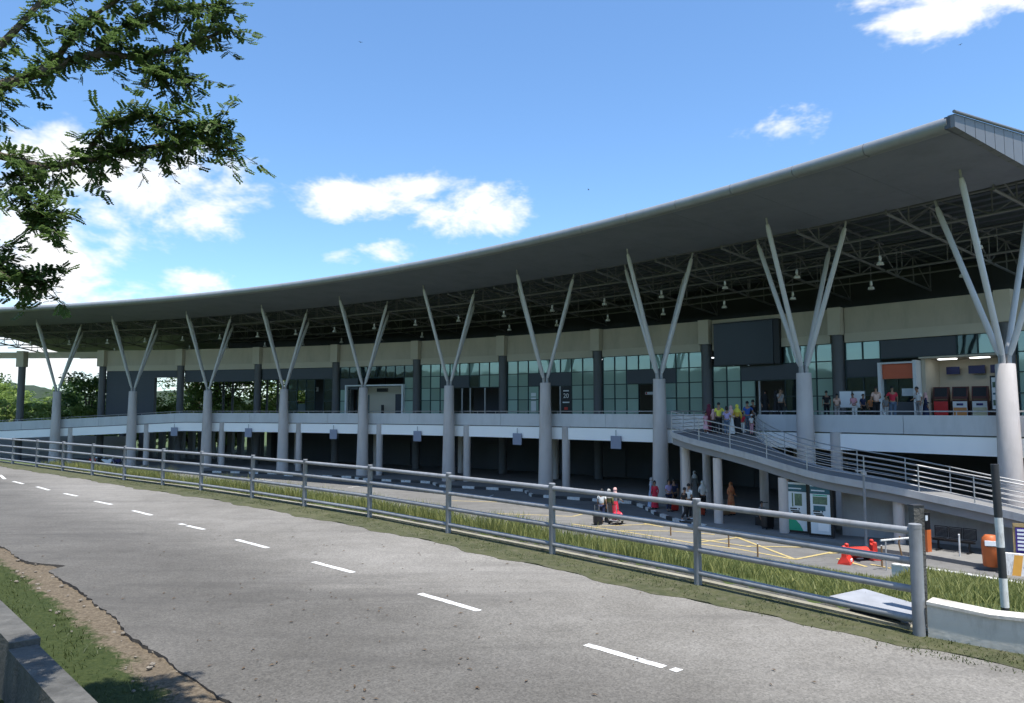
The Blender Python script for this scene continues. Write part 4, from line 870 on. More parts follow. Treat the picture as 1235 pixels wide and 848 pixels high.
for i in range(22):
    for R, dz, dt in ((114.2, 7.95, .25), (118.2, 7.35, .0)):
        t = i*.5+dt+.02
        if t > 10.6: continue
        o = thing('pendant_lamp', P(R, t, dz+zroof(t)), f"bell-shaped lamp hanging in the {'front' if R < 116 else 'back'} row, {ordinal(i+1)} from the roof's right end", 'lamp', 'pendant lamps under the canopy')
        for nm, me in lampme.items(): link(nm, me, o).scale = (.78, .78, .9)

# ---------------------------------------------------------------- footbridge ramp
NE = [(8.3, 39, -1.13), (8.97, 38, -1.4), (9.97, 36.7, -1.69), (11.2, 35, -2.06), (12.3, 33.6, -2.45), (13.4, 32.4, -2.76), (15.6, 31, -3.14), (16.9, 30, -3.42), (18.45, 28.3, -3.75), (20.5, 26.2, -4.3), (23, 23.5, -5.0), (25, 21.5, -5.45)]
FE = [(11.6, 44.5, -1.13), (13.5, 42.4, -1.16), (13.1, 40.0, -1.5), (13.3, 38.0, -2.0), (14.0, 36.3, -2.42), (15.0, 35.0, -2.74), (17.0, 33.4, -3.12), (18.3, 32.2, -3.42), (19.5, 30.4, -3.75), (21.8, 28.2, -4.3), (24.4, 25.5, -5.0), (26.5, 23.4, -5.45)]
def smooth_line(L, n=5):
    P_ = [Vector(p) for p in L]; o = []
    for i in range(len(P_)-1):
        p0, p1, p2, p3 = P_[max(i-1, 0)], P_[i], P_[i+1], P_[min(i+2, len(P_)-1)]
        for k in range(n):
            t = k/n; o.append(.5*((2*p1)+(p2-p0)*t+(2*p0-5*p1+4*p2-p3)*t*t+(3*p1-p0-3*p2+p3)*t**3))
    o.append(P_[-1]); return o
ns_, fs_ = smooth_line(NE), smooth_line(FE)
ramp = thing('footbridge_ramp', (12.3, 34.5, ZPL), 'curved grey concrete ramp with steel rails running down from the deck', 'ramp')
zv = lambda p, d: Vector((p.x, p.y, p.z+d))
MB().sweep([[zv(a, -.16), zv(b, -.16), zv(b, 0), zv(a, 0)] for a, b in zip(ns_, fs_)]).build('ramp_slab', 'deckroad', ramp)
def inward(a, b, d): return a+(b-a).normalized()*d
for A_, B_ in ((ns_, fs_), (fs_, ns_)):
    MB().sweep([[zv(inward(a, b, -.08), -.23), zv(inward(a, b, .05), -.23), zv(inward(a, b, .05), .06), zv(inward(a, b, -.08), .06)] for a, b in zip(A_, B_)]).build('ramp_kerb', 'ramp', ramp)
    MB().sweep([[zv(inward(a, b, .1), -.58), zv(inward(a, b, .5), -.58), zv(inward(a, b, .5), -.232), zv(inward(a, b, .1), -.232)] for a, b in zip(A_, B_)]).build('girder', 'truss', ramp)
    for k, h in enumerate((.22, .42, .62, .82, 1.06)):
        MB().path([zv(inward(a, b, .02), h+.06) for a, b in zip(A_, B_)], .03 if k == 4 else .018, 6).build('rail', 'steel', ramp, smooth=True)
    acc = 0; last = None
    for a, b in zip(A_, B_):
        if last is None or (a-last).length > 1.75:
            q_ = inward(a, b, .02); MB().tube(zv(q_, .0), zv(q_, 1.11), .026, n=7).build('rail_post', 'steel', ramp, smooth=True); last = a
h0, h1 = Vector(NE[0]), Vector(FE[0])                       # rail across the left end of the landing
for k, h in enumerate((.22, .42, .62, .82, 1.06)): MB().tube(zv(h0, h+.06), zv(h0.lerp(h1, .93), h+.06), .03 if k == 4 else .018, n=6).build('rail', 'steel', ramp)
for f in (.3, .6, .92): MB().tube(zv(h0.lerp(h1, f), 0), zv(h0.lerp(h1, f), 1.11), .026, n=7).build('rail_post', 'steel', ramp)
MB().hexa([zv(h0, -.3), zv(h1, -.3), zv(h1+Vector((.1, -.05, 0)), -.3), zv(h0+Vector((.1, -.05, 0)), -.3), zv(h0, .1), zv(h1, .1), zv(h1+Vector((.1, -.05, 0)), .1), zv(h0+Vector((.1, -.05, 0)), .1)]).build('landing_kerb', 'ramp', ramp)
for x_, y_, zt, r_ in ((9.15, 39.6, -1.8, .23), (10.1, 37.0, -2.3, .22), (12.28, 34.1, -3.0, .24), (12.9, 38.6, -2.6, .22), (10.9, 42.2, -1.8, .22), (16.0, 31.3, -3.7, .22)):
    MB().lathe((x_, y_, 0), [(r_, ZWK-.05), (r_, zt)], 16).build('ramp_pillar', 'colgrey', ramp, smooth=True)
secs = []
for a, b in list(zip(ns_, fs_))[26:48]:
    p = inward(a, b, 1.5); q_ = inward(a, b, 1.7); secs.append([Vector((p.x, p.y, -5.5)), Vector((q_.x, q_.y, -5.5)), zv(q_, -.17), zv(p, -.17)])
MB().sweep(secs).build('ramp_wall', 'ramp', ramp)
MB().box((14.6, 34.7, -4.2), (.25, 1.3, 2.5), -.6).build('dark_panel', 'spandrel', ramp)

# ---------------------------------------------------------------- things on the walkway and the bank
def rot2(x, y, a): return x*math.cos(a)-y*math.sin(a), x*math.sin(a)+y*math.cos(a)
def advert(u, v, label, green):
    p = ground(u, v, ZWK); a = math.atan2(-.62, .78)
    o = thing('advert_lightbox', p, label, 'advertising panel', 'advert lightboxes under the ramp', rz=a)
    def b(name, x0, x1, z0, z1, y0, y1, m): return MB().box(((x0+x1)/2, (y0+y1)/2, (z0+z1)/2), (x1-x0, y1-y0, z1-z0)).build(name, m, o, local=True)
    fr = b('case', -.5, .5, .06, 2.32, -.06, .22, 'black'); b('foot', -.48, .48, 0, .058, -.1, .26, 'spandrel')
    b('header', -.41, .41, 1.88, 2.27, -.075, -.062, 'teal'); b('header_strip', -.41, .41, 2.18, 2.27, -.084, -.077, 'frost'); b('header_line', -.36, .2, 1.98, 2.03, -.084, -.077, 'frost')
    ps = b('poster', -.41, .41, .16, 1.86, -.075, -.062, 'frost')
    if green:
        MB().add([(-.41, -.078, .16), (.25, -.078, .16), (.12, -.078, .42), (-.12, -.078, .68), (-.41, -.078, .86), (-.41, -.066, .16), (.25, -.066, .16), (.12, -.066, .42), (-.12, -.066, .68), (-.41, -.066, .86)], [(0, 1, 2, 3, 4), (9, 8, 7, 6, 5)]+[(i, (i+1) % 5, 5+(i+1) % 5, 5+i) for i in range(5)]).build('green_corner', 'green', ps, local=True)
        b('print', -.1, .22, 1.25, 1.78, -.083, -.077, 'pic'); b('print', -.22, -.16, 1.2, 1.8, -.083, -.077, 'pic')
    else: b('print', -.3, .3, 1.42, 1.75, -.083, -.077, 'pic'); b('print', -.28, .22, 1.15, 1.36, -.083, -.077, 'teal'); b('stripe', -.3, .3, 1.78, 1.83, -.083, -.077, 'green'); b('tint', -.1, .35, .3, .7, -.083, -.077, 'white')
    for k, (x0, x1, z) in enumerate(((-.3, .0, 1.12), (.06, .12, 1.12), (-.28, .1, 1.02), (-.2, .15, .95))): b('print_line', x0, x1, z-.03, z+.025, -.083, -.077, 'black')
advert(963, 644, 'left advert lightbox with a dark header and a green corner', True)
advert(991, 648.5, 'right advert lightbox with a pale poster and no green corner', False)
# red plastic barriers
def barrier(x, y, rz_, tilt, label):
    o = thing('plastic_barrier', (x, y, ZPL), label, 'barrier', 'red plastic barriers on the plaza', rz=rz_)
    prof = [(-.26, 0), (.26, 0), (.22, .14), (.1, .32), (.08, .7), (-.08, .7), (-.1, .32), (-.22, .14)]
    vs = []
    for sx in (-.48, .48): vs.append([Vector((sx*(1 if z < .3 else .92), yy, z)) for yy, z in prof])
    m = MB(); m.sweep([vs[0], [Vector((v.x*.4, v.y, v.z-(.1 if v.z > .6 else 0))) for v in vs[0]], [Vector((v.x*.4, v.y, v.z-(.1 if v.z > .6 else 0))) for v in vs[1]], vs[1]]); b = m.build('body', 'redp', o, local=True)
    MB().lathe((-.36, 0, .7), [(.09, 0), (.09, .06), (.05, .09)], 10).build('filler_cap', 'redp', o, local=True); MB().lathe((.36, 0, .7), [(.09, 0), (.09, .06), (.05, .09)], 10).build('filler_cap', 'redp', o, local=True)
    MB().box((0, -.235, .14), (.3, .05, .1)).build('reflector', 'white', o, local=True)
    o.scale = (.85, .85, .85)
    if tilt:
        for c in o.children: c.rotation_euler = (tilt, 0, 0); c.location.z += .26
p = ground(1020, 679, ZPL); barrier(p.x, p.y, 1.0, 0, 'red plastic barrier standing upright, nearest the yellow lines')
p = ground(1036, 676, ZPL); barrier(p.x+.1, p.y+.35, .2, 1.45, 'red plastic barrier lying tipped on its side between two upright ones')
p = ground(1052, 675, ZPL); barrier(p.x+.15, p.y+.2, 1.3, 0, 'red plastic barrier standing beside the thin lamp post')
# lamp post
p = ground(1045, 664, ZPL); o = thing('lamp_post', p, 'slim grey lamp post with a small head in front of the ramp', 'lamp post')
MB().lathe((p.x, p.y, ZPL), [(.075, 0), (.075, .25), (.055, .27), (.05, 3.02)], 10).build('shaft', 'galv', o, smooth=True)
MB().box((p.x, p.y, ZPL+3.07), (.17, .17, .12)).build('lantern', 'capm', o); MB().box((p.x-.14, p.y, ZPL+3.18), (.34, .12, .06)).build('visor', 'capm', o)
# parking gate arm
p = ground(1083, 664, ZWK); q_ = ground(1109, 658, ZWK); o = thing('gate_arm', ground(1083, 672, ZPL), 'white barrier arm on thin posts beside the orange ticket post', 'barrier')
a = ground(1062, 652, -4.55); b = ground(1106, 648, -4.55); MB().tube(a, b, .035, n=8).build('arm', 'whitep', o)
for f in (.13,): c = a.lerp(b, f); MB().tube((c.x, c.y, ZPL), (c.x, c.y, a.z), .025, n=6).build('stand', 'capm', o)
c = a.lerp(b, .52); MB().path([(c.x, c.y, ZPL), (c.x+.04, c.y, ZPL+.5), (c.x-.04, c.y, ZPL+.9), (c.x, c.y, a.z+.1)], .03, 6).build('hanging_strap', 'wood', o)
# ticket post
p = ground(1117, 665, ZWK); o = thing('ticket_post', p, 'narrow orange and black ticket post between bench and railing', 'ticket machine')
MB().box((p.x, p.y, ZWK+.42), (.26, .3, .84), .5).build('housing', 'orangeb', o); MB().box((p.x, p.y, ZWK+1.17), (.24, .28, .655), .5).build('head', 'black', o); MB().box((p.x-.02, p.y-.16, ZWK+1.3), (.14, .02, .2), .5).build('display', 'frost', o)
# three-seat bench
pa, pb = ground(1131, 663, ZWK), ground(1171, 668, ZWK); d = (pb-pa).normalized(); ang = math.atan2(d.y, d.x); c = (pa+pb)/2
o = thing('waiting_bench', c, 'black metal three-seat waiting bench against the wall under the ramp', 'bench', rz=ang)
w = (pb-pa).length+.35
MB().box((0, 0, .4), (w, .07, .06)).build('beam', 'black', o, local=True)
for sx in (-1, 1):
    MB().box((sx*w*.36, 0, .2), (.06, .06, .36)).build('leg', 'black', o, local=True); MB().box((sx*w*.36, 0, .03), (.07, .56, .05)).build('foot', 'black', o, local=True)
for k in range(3):
    x0 = -w/2+w/3*(k+.5); sw = w/3-.05
    st = MB().box((x0, -.2, .46), (sw, .03, .025)).build('seat', 'black', o, local=True)
    for j in range(9): MB().box((x0, -.19+j*.05, .455+.004*abs(j-4)), (sw-.02, .032, .02)).build('seat_slat', 'black', st, local=True)
    br = MB().box((x0, .27, .9), (sw, .03, .03)).build('backrest', 'black', o, local=True)
    for j in range(8): MB().box((x0, .225+.005*j, .52+j*.046), (sw-.02, .018, .032)).build('back_slat', 'black', br, local=True)
    for sx in (-1, 1): MB().box((x0+sx*sw/2, .24, .7), (.025, .03, .42)).build('back_frame', 'black', br, local=True)
# litter bin
p = ground(1196, 683, ZWK); o = thing('litter_bin', p, 'orange dome-topped litter bin with a pale flap near the striped pole', 'bin')
MB().lathe(p, [(.23, 0), (.26, .04), (.29, .7), (.29, .82), (.26, .98), (.17, 1.08), (.02, 1.1)], 20).build('body', 'orangeb', o, smooth=True)
MB().box((p.x-.16, p.y-.24, p.z+.83), (.34, .06, .17), -.3).build('flap', 'white', o); MB().box((p.x-.13, p.y-.25, p.z+.74), (.3, .05, .05), -.3).build('opening', 'black', o)
# info board and striped kerb barrier at the right edge
p = Vector((17.9, 26.2, ZWK)); o = thing('notice_board', p, 'tan framed notice board with rows of purple timetable strips', 'notice board'); a = -.5
def lb(name, x, z, w_, h_, dpt, y, m): return MB().box((x, y, z), (w_, dpt, h_)).build(name, m, o, local=True)
o.rotation_euler = (0, 0, a); lb('back_board', .25, 1.0, 1.5, 1.1, .06, 0, 'tan'); lb('header', .25, 1.5, 1.46, .12, .03, -.045, 'tan'); lb('face', .25, .98, 1.36, .86, .02, -.045, 'purple')
for r in range(6):
    for c_ in range(3): lb('timetable_strip', -.2+c_*.45, 1.32-r*.13, .36, .07, .012, -.062, 'white')
for sx in (-.45, .95): lb('leg', sx, .25, .06, .5, .06, 0, 'black')
lb('skirt', .25, .46, 1.3, .14, .02, -.045, 'frost')
p = ground(1228, 690, ZPL+.1); o = thing('kerb_barrier', p, 'white concrete barrier with orange stripes below the notice board', 'barrier', rz=-.6)
MB().hexa([(-.45, -.2, -.2), (1.6, -.2, -.2), (1.6, .2, -.2), (-.45, .2, -.2), (-.45, -.1, .62), (1.6, -.1, .62), (1.6, .1, .62), (-.45, .1, .62)]).build('block', 'whitep', o, local=True)
for k in range(3):
    x0 = -.18+k*.65; MB().hexa([(x0, -.199, -.15), (x0+.25, -.199, -.15), (x0+.25, -.15, -.15), (x0, -.15, -.15), (x0+.1, -.112, .58), (x0+.35, -.112, .58), (x0+.35, -.06, .58), (x0+.1, -.06, .58)]).build('stripe', mat('amber_paint', (.6, .3, .05), .6), o, local=True)
# low white kerb wall at the foot of the bank
o = thing('bank_wall', ground(1075, 690, -5.2), 'low white topped retaining wall along the foot of the grass bank', 'wall')
pl = [ground(u, v, -4.95) for u, v in ((1075, 680), (1118, 686), (1160, 692), (1235, 704))]; pl.append(pl[-1]+(pl[-1]-pl[-2])*1.5)
nrm = Vector((.75, .66, 0))*.22
MB().sweep([[zv(p, -.75), zv(p+nrm, -.75), zv(p+nrm, -.05), zv(p, -.05)] for p in pl]).build('wall_body', 'parapet', o)
MB().sweep([[zv(p-nrm*.06, -.049), zv(p+nrm*1.06, -.049), zv(p+nrm*1.06, .0), zv(p-nrm*.06, .0)] for p in pl]).build('coping', 'whitep', o)
for k, (u, v, h_) in enumerate(((1158, 676, .95), (809, 646, .55), (879, 660, .55), (914, 672, .5), (1064, 684, .75))):
    p = ground(u, v, ZPL); nm_ = ['white post in front of the waiting bench', 'rusty peg at the yellow line, left of the fence post', 'rusty peg among the yellow hatching, middle one', 'rusty peg by the grass, right of the hatching', 'dark stake beside the red barriers'][k]
    o = thing('marker_peg', p, 'thin '+nm_, 'post'); MB().tube(p, zv(p, h_), .035, .03, n=8).build('stake', 'whitep' if k == 0 else 'wood', o, smooth=True); MB().tube(zv(p, h_), zv(p, h_+.03), .038, .02, n=8).build('tip', 'whitep' if k == 0 else 'capm', o)

# self-service kiosks
KIO = [('red self-service kiosk with dark screen, leftmost of the kiosk row', 'kred', 'kred', 1145/1000), ('self-service kiosk with an orange and white front, middle of the row', 'white', 'korange', 0), ('self-service kiosk with a cream front, rightmost of the row', 'white', 'kcream', 0)]
for (u, (lab, m1, m2, _)) in zip((1134, 1157, 1181), KIO):
    best = min((abs((617.5+FPX*FP(1-s_, .9).x/FP(1-s_, .9).y)-u), s_) for s_ in np.arange(.4, 1, .004))[1]; c = FP(1-best, .9, ZFL); dd = FP(1-best-.01)-FP(1-best+.01)
    o = thing('kiosk', c, lab, 'kiosk', 'self-service kiosks in the recess', rz=math.atan2(dd.y, dd.x)+.12)
    def kb(nm, x, y, z, w_, d_, h_, m): return MB().box((x, y, z), (w_, d_, h_)).build(nm, m, o, local=True)
    kb('cabinet', 0, .2, .62, .78, .5, 1.24, 'kbrown'); kb('front_panel', 0, -.065, .55, .74, .03, 1.02, m1); kb('front_print', 0, -.088, .4, .68, .016, .6, m2)
    MB().hexa([(-.4, -.06, 1.24), (.4, -.06, 1.24), (.4, .45, 1.24), (-.4, .45, 1.24), (-.4, .1, 1.92), (.4, .1, 1.92), (.4, .42, 1.92), (-.4, .42, 1.92)]).build('screen_hood', 'kbrown', o, local=True)
    MB().hexa([(-.33, -.05, 1.35), (.33, -.05, 1.35), (.33, .0, 1.35), (-.33, .0, 1.35), (-.33, .068, 1.86), (.33, .068, 1.86), (.33, .12, 1.86), (-.33, .12, 1.86)]).build('screen', 'black', o, local=True)
    kb('shelf', 0, -.1, 1.17, .74, .1, .05, 'wood')
    if m1 == 'white': kb('logo', 0, -.088, .88, .34, .016, .13, 'bluescreen'); kb('logo', .06, -.098, .9, .2, .01, .07, 'purple')
# white menu boards near the booth
for u, lab in ((1019, 'white notice board on legs, left of the pair by the booth'), (1035, 'white notice board on legs, right of the pair by the booth')):
    p = Vector(((u-617.5)/FPX*42.5, 42.5, ZFL)); o = thing('display_board', p, lab, 'notice board', rz=-.6)
    MB().box((0, 0, 1.15), (.6, .04, .9)).build('sheet', 'white', o, local=True); MB().box((0, .03, 1.15), (.66, .015, .96)).build('frame', 'capm', o, local=True)
    for sx in (-.27, .27): MB().box((sx, .03, .35), (.04, .03, .68)).build('leg', 'black', o, local=True)

# ---------------------------------------------------------------- people
def skin_obj(name, chain, m, parent, sub=1):
    """chain: list of (id, parent id, xyz, (rx, ry)); grown into one continuous surface with Skin + Subdivision"""
    ids = {c[0]: i for i, c in enumerate(chain)}
    me = bpy.data.meshes.new(name); me.from_pydata([c[2] for c in chain], [(ids[c[1]], ids[c[0]]) for c in chain if c[1] is not None], [])
    o = link(name, me, parent); me.materials.append(M[m] if isinstance(m, str) else m)
    sm = o.modifiers.new('skin', 'SKIN'); sm.use_smooth_shade = True; sm.branch_smoothing = .3
    if not me.skin_vertices: me.attributes.new('skin', 'FLOAT', 'POINT') if False else None
    sv_ = me.skin_vertices[0].data if me.skin_vertices else None
    if sv_:
        for i, c in enumerate(chain): sv_[i].radius = c[3]; sv_[i].use_root = c[1] is None
    if sub: ss = o.modifiers.new('sub', 'SUBSURF'); ss.levels = sub; ss.render_levels = sub
    return o
def ell(mb, c, r, n=12, m_=8, keep=lambda x, y, z: True):
    vs = []; ok = []
    for i in range(m_+1):
        ph = math.pi*i/m_
        for k in range(n):
            th = 2*math.pi*k/n; d = (math.sin(ph)*math.cos(th), math.sin(ph)*math.sin(th), math.cos(ph)); vs.append((c[0]+r[0]*d[0], c[1]+r[1]*d[1], c[2]+r[2]*d[2]))
    for i in range(m_):
        for k in range(n):
            ph = math.pi*(i+.5)/m_; th = 2*math.pi*(k+.5)/n
            if keep(math.sin(ph)*math.cos(th), math.sin(ph)*math.sin(th), math.cos(ph)): ok.append((i*n+k, i*n+(k+1) % n, (i+1)*n+(k+1) % n, (i+1)*n+k))
    return mb.add(vs, ok)
ARM = {'down': ((.215, .03, 1.12), (.225, -.06, .89)), 'front': ((.2, 0, 1.13), (.12, -.25, 1.06)), 'up': ((.2, -.09, 1.15), (.07, -.2, 1.42)), 'push': ((.2, -.1, 1.16), (.18, -.36, 1.04)), 'hip': ((.3, .05, 1.16), (.17, -.06, 1.0)), 'swing': ((.2, .1, 1.13), (.21, .12, .9)), 'carry': ((.24, .02, 1.11), (.24, -.02, .86))}
def person(loc, rz, h, label, top, bottom, head='short', low='trousers', arms=('down', 'down'), legs='stand', sleeves='short', lean=0., group=None, scarf=None, skin='skin'):
    o = thing('person', loc, label, 'person', group, rz); k = h/1.68; o.scale = (k, k, k)
    dz = -.42 if legs == 'sit' else 0.
    def L_(p): return (p[0], p[1]-lean*max(0, p[2]-.95), p[2]+dz)
    top = top if isinstance(top, str) and top in M else top
    B = [('pel', None, L_((0, 0, .93)), (.125, .095)), ('wa', 'pel', L_((0, 0, 1.07)), (.12, .088)), ('ch', 'wa', L_((0, -.005, 1.27)), (.14, .095)), ('nb', 'ch', L_((0, 0, 1.42)), (.06, .058)),
         ('ne', 'nb', L_((0, -.012, 1.48)), (.05, .052)), ('h1', 'ne', L_((0, -.02, 1.54)), (.062, .075)), ('h2', 'h1', L_((0, -.02, 1.605)), (.074, .09)), ('h3', 'h2', L_((0, -.01, 1.655)), (.05, .06))]
    SH = [('pel', None, L_((0, 0, .9)), (.15, .118)), ('wa', 'pel', L_((0, 0, 1.07)), (.145, .108)), ('ch', 'wa', L_((0, -.005, 1.27)), (.16, .112)), ('nb', 'ch', L_((0, 0, 1.405)), (.075, .07))]
    TR = [('pel', None, L_((0, 0, .94)), (.138, .108))]
    for s, a in zip((-1, 1), arms):
        e, w = ARM[a]; sh = L_((s*.165, 0, 1.375)); e = L_((s*e[0], e[1], e[2])); w = L_((s*w[0], w[1], w[2])); n = str(s)
        B += [('sh'+n, 'ch', sh, (.052, .052)), ('el'+n, 'sh'+n, e, (.038, .038)), ('wr'+n, 'el'+n, w, (.026, .022))]
        d = (Vector(w)-Vector(e)).normalized(); pm = Vector(w)+d*.07; sd = d.cross(Vector((0, 0, 1))) if abs(d.z) < .8 else Vector((0, 1, 0)); sd.normalize()
        B.append(('pa'+n, 'wr'+n, tuple(pm), (.034, .02)))
        cu = d.cross(sd).normalized()*.02
        for f, (q, l) in enumerate(((-.027, .062), (-.009, .072), (.009, .068), (.027, .052))):
            b0 = pm+sd*q+d*.03; B.append((f'f{f}a{n}', 'pa'+n, tuple(b0), (.0095, .0095))); B.append((f'f{f}b{n}', f'f{f}a{n}', tuple(b0+d*l*.55+cu*.3), (.009, .009))); B.append((f'f{f}c{n}', f'f{f}b{n}', tuple(b0+d*l+cu), (.008, .008)))
        tb = Vector(w)+d*.03-sd*.03; B += [('ta'+n, 'wr'+n, tuple(tb), (.011, .011)), ('tb'+n, 'ta'+n, tuple(tb+d*.035-sd*.02), (.01, .01)), ('tc'+n, 'tb'+n, tuple(tb+d*.065-sd*.022), (.008, .008))]
        SH += [('sh'+n, 'ch', sh, (.066, .066))]
        if sleeves == 'long': SH += [('el'+n, 'sh'+n, e, (.053, .053)), ('wr'+n, 'el'+n, tuple(Vector(w)-d*.02), (.04, .04))]
        else: SH += [('el'+n, 'sh'+n, tuple(Vector(sh).lerp(Vector(e), .8)), (.058, .058))]
        if legs == 'walk': kn, an, to = ((s*.09, -.17, .5), (s*.09, -.24, .1), (s*.095, -.39, .045)) if s > 0 else ((s*.09, .03, .48), (s*.09, .27, .13), (s*.09, .14, .04))
        elif legs == 'sit': kn, an, to = (s*.12, -.43, .92), (s*.12, -.45, .51), (s*.13, -.6, .46)
        else: kn, an, to = (s*.09, -.015, .49), (s*.095, .02, .085), (s*.105, -.14, .04)
        L2 = lambda p: (p[0], p[1], p[2]+dz)
        B += [('hi'+n, 'pel', L2((s*.085, 0, .87)), (.082, .085)), ('kn'+n, 'hi'+n, L2(kn), (.052, .055)), ('an'+n, 'kn'+n, L2(an), (.033, .036)), ('to'+n, 'an'+n, L2(to), (.036, .026))]
        TR += [('hi'+n, 'pel', L2((s*.085, 0, .86)), (.1, .1)), ('kn'+n, 'hi'+n, L2(kn), (.072, .074)), ('an'+n, 'kn'+n, L2((an[0], an[1], an[2]+.03)), (.06, .062))]
        mb = MB(); t_ = L2(to); ell(mb, (t_[0], t_[1]+.06, t_[2]+.0), (.046, .13, .042), 10, 6); mb.build('shoe', 'black' if random.random() < .7 else 'white', o, local=True, smooth=True)
        hc = L_((0, -.02, 1.6)); mb = MB(); ell(mb, (hc[0]+s*.03, hc[1]-.088, hc[2]+.008), (.012, .008, .008), 8, 5); mb.build('eye', 'hair', o, local=True, smooth=True)
    B.append(('no', 'h1', (0, B[5][2][1]-.088, B[5][2][2]+.035), (.013, .014)))
    skin_obj('body', B, skin, o); skin_obj('shirt', SH, top, o)
    hc = L_((0, -.02, 1.6)); mb = MB(); mb.box((hc[0], hc[1]-.085, hc[2]-.052), (.04, .012, .01)); mb.build('mouth', 'redp', o, local=True)
    if low == 'trousers': skin_obj('trousers', TR, bottom, o)
    else:
        mb = MB(); n = 22; pr = [(1.04, .135, .105), (.92, .165, .135), (.7, .19, .165), (.4, .215, .2), (.08 if low == 'robe' else .3, .24, .225)]
        vs = [(rx*math.cos(2*math.pi*q/n)*(1+.045*math.sin(q*2.9+i)*i/4), ry*math.sin(2*math.pi*q/n)*(1+.045*math.sin(q*2.9+i)*i/4), z) for i, (z, rx, ry) in enumerate(pr) for q in range(n)]
        mb.add(vs, [(i*n+q, i*n+(q+1) % n, (i+1)*n+(q+1) % n, (i+1)*n+q) for i in range(len(pr)-1) for q in range(n)]); mb.build('skirt', bottom, o, local=True, smooth=True)
    mb = MB()
    if head == 'scarf':
        ell(mb, (hc[0], hc[1]+.008, hc[2]+.015), (.098, .112, .122), 16, 10, lambda x, y, z: not (y < -.62 and -.7 < z < .62)); n = 16; pr = [(-.06, .088, .1, .012), (-.12, .105, .11, .01), (-.2, .175, .135, .01), (-.33, .195, .15, .015)]
        vs = [(hc[0]+rx*math.cos(2*math.pi*q/n), hc[1]+dy+ry*math.sin(2*math.pi*q/n), hc[2]+z) for z, rx, ry, dy in pr for q in range(n)]
        mb.add(vs, [(i*n+q, i*n+(q+1) % n, (i+1)*n+(q+1) % n, (i+1)*n+q) for i in range(3) for q in range(n)])
        mb.build('headscarf', scarf or top, o, local=True, smooth=True)
    elif head == 'cap':
        ell(mb, (hc[0], hc[1], hc[2]+.02), (.09, .105, .105), 14, 8, lambda x, y, z: z > .1); mb.box((hc[0], hc[1]-.13, hc[2]+.045), (.12, .1, .012)); mb.build('cap', scarf or top, o, local=True, smooth=True)
    else:
        lo = -.95 if head == 'long' else -.35
        ell(mb, (hc[0], hc[1]+.008, hc[2]+.012), (.088, .104, .106 if head != 'long' else .15), 16, 10, lambda x, y, z: z > lo and not (y < -.3 and z < .45)); mb.build('hair', 'hair', o, local=True, smooth=True)
    return o
def suitcase(loc, rz, label, m, s=1.):
    o = thing('suitcase', loc, label, 'suitcase', rz=rz); w, d_, h_ = .42*s, .26*s, .62*s; r = .05*s; mb = MB(); secs = []
    for z, q in ((.06, .85), (.06+r, 1), (.06+h_-r, 1), (.06+h_, .85)):
        secs.append([(x*w/2*q, y*d_/2*q, z) for x, y in ((-1, -.7), (-.8, -1), (.8, -1), (1, -.7), (1, .7), (.8, 1), (-.8, 1), (-1, .7))])
    mb.sweep([[Vector(p) for p in s_] for s_ in secs]).build('shell', m, o, local=True)
    for k in range(4): MB().box((-.14*s+k*.093*s, -d_/2-.004, .06+h_/2), (.025*s, .012, h_*.75)).build('rib', m, o, local=True)
    for x in (-.12*s, .12*s): MB().tube((x, d_*.3, .06+h_), (x, d_*.3, h_+.36), .01, n=6).build('handle_tube', 'steel', o, local=True)
    MB().tube((-.13*s, d_*.3, h_+.36), (.13*s, d_*.3, h_+.36), .016, n=6).build('grip', 'black', o, local=True)
    for x in (-.15*s, .15*s):
        for y in (-.08*s, .08*s): MB().tube((x-.015, y, .032), (x+.015, y, .032), .032, n=10).build('wheel', 'black', o, local=True)
    return o
c_ = lambda *a, **k: cloth(*a, **k)
white_, navy_, blk_, jean_ = c_('white', (.68, .68, .66)), c_('navy', (.02, .028, .07)), c_('black', (.015, .015, .017)), c_('jeans', (.10, .14, .2))
yel_, lav_, pink_, red_, blue_, maroon_ = c_('yellow', (.66, .6, .08)), c_('lavender', (.36, .3, .5)), c_('pink', (.6, .36, .34)), c_('red', (.5, .025, .05)), c_('blue', (.03, .1, .36)), c_('maroon', (.13, .02, .04))
olive_, grey_, peach_ = c_('olive', (.14, .14, .05)), c_('grey', (.3, .3, .3)), c_('peach', (.62, .42, .34))
pat1 = cloth('white_print', (.65, .65, .62), (.03, .03, .03), 14.); pat2 = cloth('blue_print', (.12, .2, .42), (.5, .55, .6), 11.); pat3 = cloth('red_print', (.55, .06, .04), (.6, .32, .14), 8.); pat4 = cloth('grey_print', (.1, .1, .1), (.45, .42, .4), 10.); pat5 = cloth('pink_print', (.62, .2, .3), (.7, .5, .5), 10.)
def pl(u, v, z=ZPL): return ground(u, v, z)
def at(u, d_, z): return Vector(((u-617.5)/FPX*d_, d_, z))
GP = 'people down on the plaza'; GR = 'people on the ramp landing'; GD = 'people on the upper deck'
person(pl(726, 631), 2.6, 1.68, 'person in white shirt and dark trousers pulling a black suitcase across the plaza', white_, navy_, legs='walk', arms=('carry', 'down'), group=GP)
person(pl(734.5, 630), 2.8, 1.62, 'person in olive top and dark skirt beside the luggage trolley', olive_, blk_, 'scarf', 'robe', sleeves='long', scarf=pat1, group=GP)
person(pl(742, 629), 2.4, 1.66, 'person in black and white print top and red skirt pushing the trolley', pat1, red_, 'scarf', 'skirt', ('push', 'push'), sleeves='long', scarf=pink_, group=GP)
person(pl(786, 612.5, ZWK), 1.2, 1.66, 'person in blue patterned clothes just left of the roof column', pat2, pat2, 'scarf', 'robe', sleeves='long', scarf=grey_, group=GP)
